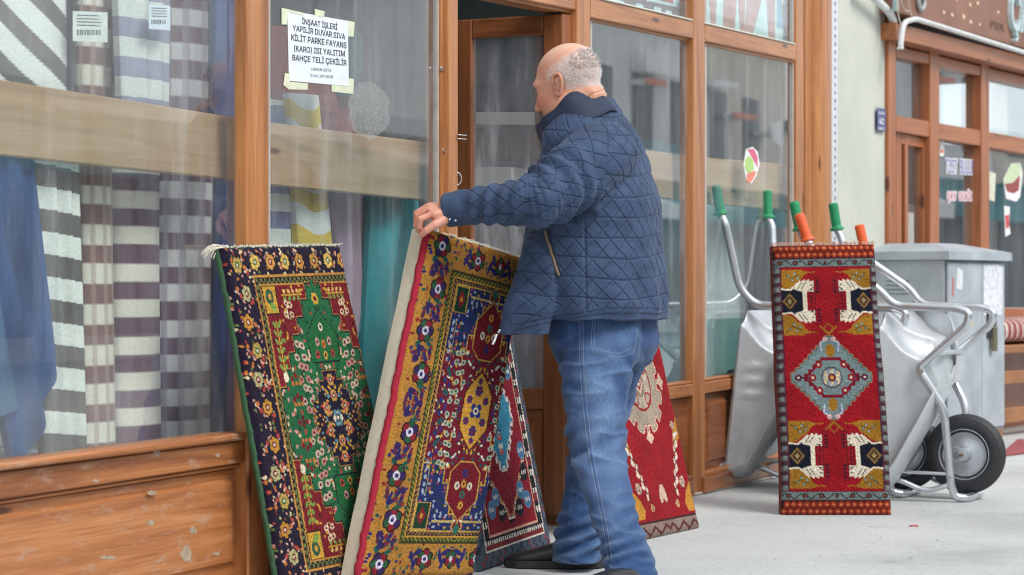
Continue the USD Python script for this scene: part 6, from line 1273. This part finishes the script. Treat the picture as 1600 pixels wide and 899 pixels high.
# upper wall, signboard, pipe
SIGN = plain('signboard_brown', (0.24, 0.115, 0.075), .55, var=.25, scale=3.0)
sg = thing('tea_house_sign', 'brown signboard with pale raised letters and printed dots over the tea house', 'sign', S2.w(.5, .1, 2.3))
emit('board', prism(S2, quad(S2, [(1402, -300), (XR, -190), (XR, 133), (1402, 20)], .12), .0, .12, .004), SIGN, sg)
emit('raised_letter', prism(S2, quad(S2, [(1400, -300), (1405, -300), (1405, 18), (1400, 18)], .14), .121, .14, .002), plain('edge_teal', (.3, .42, .42), .5), sg)
LET = plain('letter_pale_blue', (.50, .62, .64), .45)
for txt, a, b, h in (('Ç', (1574, 47), (1588, 50), 58), ('A', (1589, 51), (1604, 55), 56), ('Y', (1606, 55), (1621, 59), 56)):
    textpl(S2, txt, a, b, h, .1215, LET, 'raised_letter', sg, depth=.03)
for txt, a, b, h in (('PİDE', (1548, 44), (1569, 50), 11),): textpl(S2, txt, a, b, h, .1213, plain('letter_dull', (.13, .07, .05), .6), 'printed_line', sg, depth=.002)
CREAM = plain('print_cream_dot', (.72, .60, .38), .6); rr = random.Random(3)
for k, (x, y) in enumerate(((1475, 20), (1488, 24), (1516, 8), (1528, 6), (1517, 35), (1531, 39), (1495, 0), (1446, 4), (1560, 20), (1470, -4), (1506, 27))):
    u, z = S2.uz(x, y, .122); r_ = rr.uniform(.008, .014); an = np.linspace(0, 6.2832, 9)[:-1]; emit('printed_dot', prism(S2, np.stack([u + r_ * np.cos(an) * 1.6, z + r_ * np.sin(an)], 1), .1205, .1225, 0), CREAM, sg)
for x in (1441,):
    u, z = S2.uz(x, 2, .14); m = trimesh.creation.torus(.045, .012); m.apply_transform(trimesh.geometry.align_vectors([0, 0, 1], A([*S2.n, 0]))); m.apply_translation(S2.w(u, .135, z)); emit('lamp_ring', m, plain('lamp_grey', (.35, .36, .36), .4), sg, smooth=True)
pp = thing('drain_pipe', 'pale grey pipe running under the signboard and turning down at its end', 'pipe', S2.w(.3, .15, 2.2))
PIPE = plain('pipe_pale', (.60, .61, .60), .5, var=.12, scale=12)
def s2w(x, y, v): u, z = S2.uz(x, y, v); return S2.w(u, v, z)
emit('tube', tube(fillet([s2w(1407, 74, .14), s2w(1411, 36, .14), s2w(1430, 30, .14), s2w(XR, 145, .14)], .06), .015, 12), PIPE, pp, smooth=True)
emit('end_cap', tube([s2w(1407, 74, .14), s2w(1407, 78, .14)], .018, 12), PIPE, pp, smooth=True)
gp_ = thing('gutter_elbow', 'white rainwater pipe end sloping down on the plaster above the pier', 'pipe', WALL.w(3.6, .05, 2.3))
def ww(x, y, v): u, z = WALL.uz(x, y, v); return WALL.w(u, v, z)
emit('tube', tube([ww(1345, -22, .06), ww(1386, 16, .06), ww(1393, 26, .06), ww(1396, 36, .06)], .021, 12), plain('pipe_white', (.66, .69, .68), .5), gp_, smooth=True)
ws = [tube(smooth_path([s2w(*a, .15) for a in l], 6), .004, 5) for l in ([(1401, -30), (1403, 20), (1408, 40)], [(1405, -10), (1412, 14), (1420, 18)], [(1418, -20), (1420, 8), (1424, 26)])]
wt_ = thing('loose_wires', 'loose pale wires hanging at the corner of the signboard', 'wires', s2w(1403, 20, .15))
for w_ in ws: emit('wire', w_, plain('wire_beige', (.5, .42, .34), .6), wt_, smooth=True)
uw = thing('upper_wall', 'brownish wall above the tea house signboard', 'wall', S2.w(0, 0, 3.4))
emit('render_coat', prism(S2, [(ua, 3.0), (ub + 3, 3.0), (ub + 3, 6.5), (ua, 6.5)], -.3, -.01, 0), PLAS, uw)
# lettering and stickers on the tea house glass
BLUL = plain('letter_violet_blue', (.15, .16, .42), .5); REDL = plain('letter_pink_red', (.60, .14, .20), .5)
l1 = thing('window_lettering', 'violet-blue lettering with white outline on the dark tea house pane', 'lettering', s2w(1500, 265, -.045))
def outl(txt, p0, p1, h, m, parent):
    for dx, dy in ((-1.1, 0), (1.1, 0), (0, -1.1), (0, 1.1), (-.8, -.8), (.8, .8), (-.8, .8), (.8, -.8)):
        textpl(S2, txt, (p0[0] + dx, p0[1] + dy), (p1[0] + dx, p1[1] + dy), h, -.0485 + .00005 * (dx + 2 * dy), WINK, 'outline', parent, bold=True, depth=.001)
    textpl(S2, txt, p0, p1, h, -.0460, m, 'letters', parent, bold=False, depth=.001)
outl('TOST', (1477.5, 271), (1495.5, 272), 22, BLUL, l1); outl('BULUNUR', (1500, 272), (1533, 274), 22, BLUL, l1)
l2 = thing('window_lettering', 'smaller pink lettering with white outline below the violet-blue words', 'lettering', s2w(1500, 310, -.045))
outl('ÇAY', (1480, 313.5), (1494, 313.7), 13, REDL, l2); outl('OCAĞI', (1498, 313.8), (1518, 314), 13, REDL, l2)
def decal(name, label, catg, polys):
    t = thing(name, label, catg, s2w(*polys[0][0][0], -.045))
    for k, (pts, m) in enumerate(polys): emit('printed_shape', prism(S2, quad(S2, pts, -.048 + .0008 * k), -.0488 + .0008 * k, -.048 + .0008 * k, 0), m, t)
GRN_ = plain('print_light_green', (.55, .66, .42), .5); DRED = plain('print_dark_red', (.28, .06, .05), .5)
decal('window_sticker', 'sticker of a wrapped toasted sandwich on the right-hand tea house pane', 'sticker', [([(1568, 281), (1580, 256), (1594, 255), (1598, 270), (1594, 308), (1588, 316), (1572, 311)], WINK), ([(1569, 281), (1580, 257), (1594, 256), (1596, 270), (1584, 284), (1572, 288)], GRN_), ([(1570, 288), (1583, 286), (1594, 274), (1592, 298), (1584, 303), (1574, 300)], DRED)])
decal('window_sticker', 'small red and white drink sticker below the sandwich sticker', 'sticker', [([(1569, 322), (1578, 324), (1577, 350), (1579, 366), (1571, 371), (1570, 345)], WINK), ([(1570.5, 338), (1577, 336), (1577, 356), (1572, 358)], REDP)])
decal('window_notice', 'pale yellow sheet behind the glass left of the sandwich sticker', 'notice', [([(1546, 268), (1556, 272), (1554, 316), (1546, 313)], plain('sheet_yellow', (.62, .62, .50), .7))])
decal('window_sticker', 'narrow white sticker at the upper corner of the lettered pane', 'sticker', [([(1468.5, 221), (1475, 221), (1475, 245), (1468.5, 244)], WINK), ([(1469.5, 234), (1474, 234), (1474, 240), (1469.5, 240)], plain('print_orange', (.7, .2, .08), .5))])
# ------------------------------------------------------------------ street cabinet
CAB = plain('cabinet_grey', (.36, .40, .435), .45, .0, var=.2, scale=7, bump=.15); CABD = plain('cabinet_gap', (.05, .05, .055), .7)
Yf = 11.97; far = P(1567, 672, Yf); z0 = far[2]; dW = A([.6, .8, 0]); dL = A([-.8, .6, 0]); Wd, Dp = .70, .40
near = far - dW * Wd; near[2] = 0
cab = thing('street_cabinet', 'grey metal utility cabinet with a sloping lid between the wheelbarrows and the tea house', 'cabinet', near)
CF = Plane(near[:2], dW[:2]);                    # front (doors): u along the doors, n towards the street
if CF.n @ A([0, -1.0]) < 0: CF.n = -CF.n
zt = 1.005
emit('body', prism(CF, [(0, z0), (Wd, z0), (Wd, zt), (0, zt)], -Dp, 0, .004), CAB, cab)
emit('plinth', prism(CF, [(.02, 0), (Wd - .02, 0), (Wd - .02, z0 - .001), (.02, z0 - .001)], -Dp + .02, -.02, 0), plain('plinth_concrete', (.3, .3, .3), .9), cab)
lid = trimesh.convex.convex_hull(np.vstack([CF.w(A([-.03, Wd + .03, -.03, Wd + .03]), A([.04, .04, -Dp - .03, -Dp - .03]), zt + .002), CF.w(A([-.03, Wd + .03, -.03, Wd + .03]), A([.04, .04, -Dp - .03, -Dp - .03]), zt + .045), CF.w(A([.05, .05, .32, .32]), A([-.08, -Dp + .05, -.08, -Dp + .05]), zt + .088)]))
emit('lid', lid, CAB, cab)
for a, b in ((.012, .405), (.412, Wd - .012)): emit('door', prism(CF, [(a, z0 + .02), (b, z0 + .02), (b, zt - .012), (a, zt - .012)], .001, .016, .004), CAB, cab)
emit('door_gap', prism(CF, [(.004, z0 + .02), (.0115, z0 + .02), (.0115, zt - .008), (.004, zt - .008)], .0005, .003, 0), CABD, cab)
emit('lock_plate', prism(CF, [(.46, .60), (.56, .60), (.56, .74), (.46, .74)], .0165, .03, .004), plain('lock_black', (.04, .045, .05), .5), cab); emit('handle', prism(CF, [(.49, .53), (.53, .53), (.53, .66), (.49, .66)], .031, .05, .006), plain('handle_brass', (.20, .18, .12), .4, .6), cab)
emit('warning_label', prism(CF, [(.21, .66), (.29, .67), (.285, .75), (.215, .74)], .0165, .0175, 0), plain('label_yellow', (.72, .52, .05), .5), cab)
emit('torn_poster', prism(CF, [(.425, .72), (.655, .72), (.662, .97), (.60, .985), (.43, .98)], .0165, .0175, 0), plain('paper_torn', (.62, .65, .69), .8, var=.3, scale=40), cab)
emit('torn_poster', prism(CF, [(.10, .86), (.17, .85), (.18, .95), (.11, .97)], .0165, .0175, 0), plain('paper_scrap', (.62, .64, .68), .8), cab); emit('red_strip', prism(CF, [(.055, .82), (.07, .82), (.072, .915), (.058, .915)], .0165, .0175, 0), plain('tape_red', (.5, .1, .08), .5), cab)
CS = Plane(near[:2], dL[:2])
if CS.n @ A([0, -1.0]) < 0: CS.n = -CS.n
for k in range(4): emit('vent_slot', prism(CS, [(.20, .90 - .022 * k), (.33, .90 - .022 * k), (.33, .908 - .022 * k), (.20, .908 - .022 * k)], .0005, .006, .003), CAB, cab); emit('vent_gap', prism(CS, [(.20, .8965 - .022 * k), (.33, .8965 - .022 * k), (.33, .8995 - .022 * k), (.20, .8995 - .022 * k)], .0005, .0012, 0), CABD, cab)
# ------------------------------------------------------------------ bench with striped cushion, red mat
bn = thing('wooden_bench', 'wooden slatted bench in front of the tea house, at the right edge', 'bench', P(1600, 660, 12.9) * [1, 1, 0])
BW = plain('bench_timber', (.30, .13, .055), .5, var=.25, scale=6)
BF = Plane((P(1562, 600, 12.9))[:2], dW[:2])
if BF.n @ A([0, -1.0]) < 0: BF.n = -BF.n
def bb(u0_, u1_, y0, y1, v0, v1, name, m=BW): z1, z0_ = [CH - (y - HY) / F * 12.9 for y in (y0, y1)]; emit(name, prism(BF, [(u0_, z0_), (u1_, z0_), (u1_, z1), (u0_, z1)], v0, v1, .006), m, bn)
bb(0, 1.6, 541, 554, -.42, .0, 'seat'); bb(0.05, 1.6, 582, 603, -.03, -.005, 'front_slat'); bb(0.05, 1.6, 640, 664, -.03, -.005, 'front_slat'); bb(0.0, .06, 555, 690, -.06, -.006, 'leg'); bb(1.5, 1.56, 555, 690, -.06, -.006, 'leg'); bb(0.0, .06, 555, 690, -.42, -.36, 'leg'); bb(0, 1.6, 488, 500, -.5, -.44, 'back_rail'); bb(0.0, .06, 500, 690, -.48, -.43, 'leg')
zc0, zc1 = [CH - (y - HY) / F * 12.9 for y in (540, 499)]
SS, TT = np.meshgrid(np.linspace(0, 1, 121), np.linspace(0, 2 * np.pi, 25)); 
zz = (zc0 + zc1) / 2 + .003 + np.sign(np.sin(TT)) * np.abs(np.sin(TT)) ** .6 * (zc1 - zc0) / 2; vv = -.21 + np.sign(np.cos(TT)) * np.abs(np.cos(TT)) ** .6 * .20
cc = np.where(((SS * 1.55 / .075) % 1 < .5)[..., None], S('8f4a4c'), np.where(((SS * 1.55 / .075) % 1 < .75)[..., None], S('d9cfc4'), S('a87a72')))
cu = emit('bench_cushion', sgrid(BF.w(SS * 1.55, vv, zz)), CLOTH, None, smooth=True, attrs={'Col': cc.reshape(-1, 3)}, label='seat cushion with red and cream stripes lying on the wooden bench', cat='cushion')
mt_ = [G(1560, 716), G(1640, 705), G(1700, 690), G(1590, 690)]
mp = A([p[:2] for p in mt_]); fl_ = Plane((0, 0), (0, 1.0))
mm = trimesh.creation.extrude_polygon(Polygon(mp), .008); mm.apply_translation([0, 0, .004]); emit('floor_mat', mm, plain('mat_dull_red', (.30, .07, .08), .95, var=.3, scale=20), None, label='dull red mat on the pavement in front of the bench', cat='mat')
# ------------------------------------------------------------------ the other side of the street (seen only mirrored in the panes)
OPP = Plane(WALL.w(0, 12.5, 0)[:2], WALL.d)
WH_ = plain('render_white', (.78, .78, .77), .85, var=.08, scale=1.0); BEI = plain('render_beige', (.66, .60, .52), .85, var=.1, scale=1.0); AWT = plain('awning_teal', (.02, .22, .24), .7); AWW = plain('awning_white', (.68, .68, .66), .7); DKW = plain('window_dark', (.04, .05, .06), .25)
u = -26.0; k = 0; rr = random.Random(21)
while u < 74:
    w_ = rr.uniform(5.5, 8.5) if u < 38 else rr.uniform(3.5, 5); h_ = rr.uniform(4.2, 6.0) if u < 2 else (4.35 if u > 38 else (6.4 if 26 < u <= 38 else (rr.uniform(3.0, 3.6) if k % 2 else rr.uniform(5.0, 6.6)))); wall_m = (WH_, BEI)[k % 2]
    nm = ('white', 'beige')[k % 2]
    b_ = thing('opposite_building', f'{nm} rendered shop building across the street, mirrored in the panes', 'building', OPP.w(u, 0, 0), group='buildings across the street')
    emit('wall', prism(OPP, [(u, 0), (u + w_ - .05, 0), (u + w_ - .05, h_), (u, h_)], 0, 6, 0), wall_m, b_)
    emit('cornice', prism(OPP, [(u - .1, h_), (u + w_ + .05, h_), (u + w_ + .05, h_ + .25), (u - .1, h_ + .25)], -.2, 6.1, 0), AWT if u > 38 else WH_, b_)
    zs = 3.85 if u > 38 else 2.5; emit('shop_window', prism(OPP, [(u + .2, .3), (u + w_ - .25, .3), (u + w_ - .25, zs), (u + .2, zs)], -.03, -.001, 0), DKW, b_)
    for j in range(int(w_ // 2)): emit('window', prism(OPP, [(u + .7 + 2 * j, 3.5), (u + 1.7 + 2 * j, 3.5), (u + 1.7 + 2 * j, 4.9), (u + .7 + 2 * j, 4.9)], -.03, -.001, 0), DKW, b_) if h_ > 5.2 else None
    if u > 38: u += w_; k += 1; continue
    am = (AWT, AWW, AWT)[k % 3]; v = A([OPP.w(u + .2, -.01, 2.9), OPP.w(u + w_ - .3, -.01, 2.9), OPP.w(u + w_ - .3, -2.1, 2.25), OPP.w(u + .2, -2.1, 2.25)])
    m = trimesh.convex.convex_hull(np.vstack([v, v + [0, 0, .04], v[2:] - [0, 0, .22]])); emit('awning', m, am, b_)
    u += w_; k += 1

def mirrored(px, py):
    """Where the sight line through a pixel, mirrored in the shopfront panes, meets the far side of the street."""
    u_, z_ = WALL.uz(px, py, -.016); p = WALL.w(u_, -.016, z_); d = p - A([0, 0, CH]); t = 12.1 / abs(d[:2] @ WALL.n)
    return u_ + t * (d[:2] @ WALL.d), z_ + t * d[2]
SALM = plain('sign_salmon', (.70, .22, .14), .6); SIGW = plain('sign_white', (.85, .85, .84), .6)
for nm, pts, m in (('long white sign board across the street, mirrored beside the man\'s shoulder', [(1006, 76), (1080, 96), (1082, 130), (1008, 112)], SIGW), ('salmon sign board under the white one across the street, mirrored in the pane', [(1010, 121), (1040, 128), (1040, 137), (1010, 132)], SALM),
    ('small white sign board across the street, mirrored in the pane by the corner post', [(1114, 124), (1152, 131), (1152, 140), (1114, 137)], SIGW), ('small salmon sign board across the street, mirrored above the flower sticker', [(1148, 176), (1182, 181), (1180, 189), (1146, 185)], SALM), ('tall narrow white banner across the street, mirrored next to the corner post', [(1203, 195), (1219, 190), (1219, 232), (1206, 222)], SIGW)):
    q = [mirrored(*p) for p in pts]; sgn = thing('street_sign', nm, 'sign', OPP.w(q[0][0], -.2, q[0][1]))
    emit('panel', prism(OPP, q, -.45, -.4, 0), m, sgn); c_ = np.mean(q, 0)
    emit('bracket', prism(OPP, [(c_[0] - .3, c_[1] - .05), (c_[0] + .3, c_[1] - .05), (c_[0] + .3, c_[1] + .05), (c_[0] - .3, c_[1] + .05)], -.399, 0.0, 0), WH_, sgn)
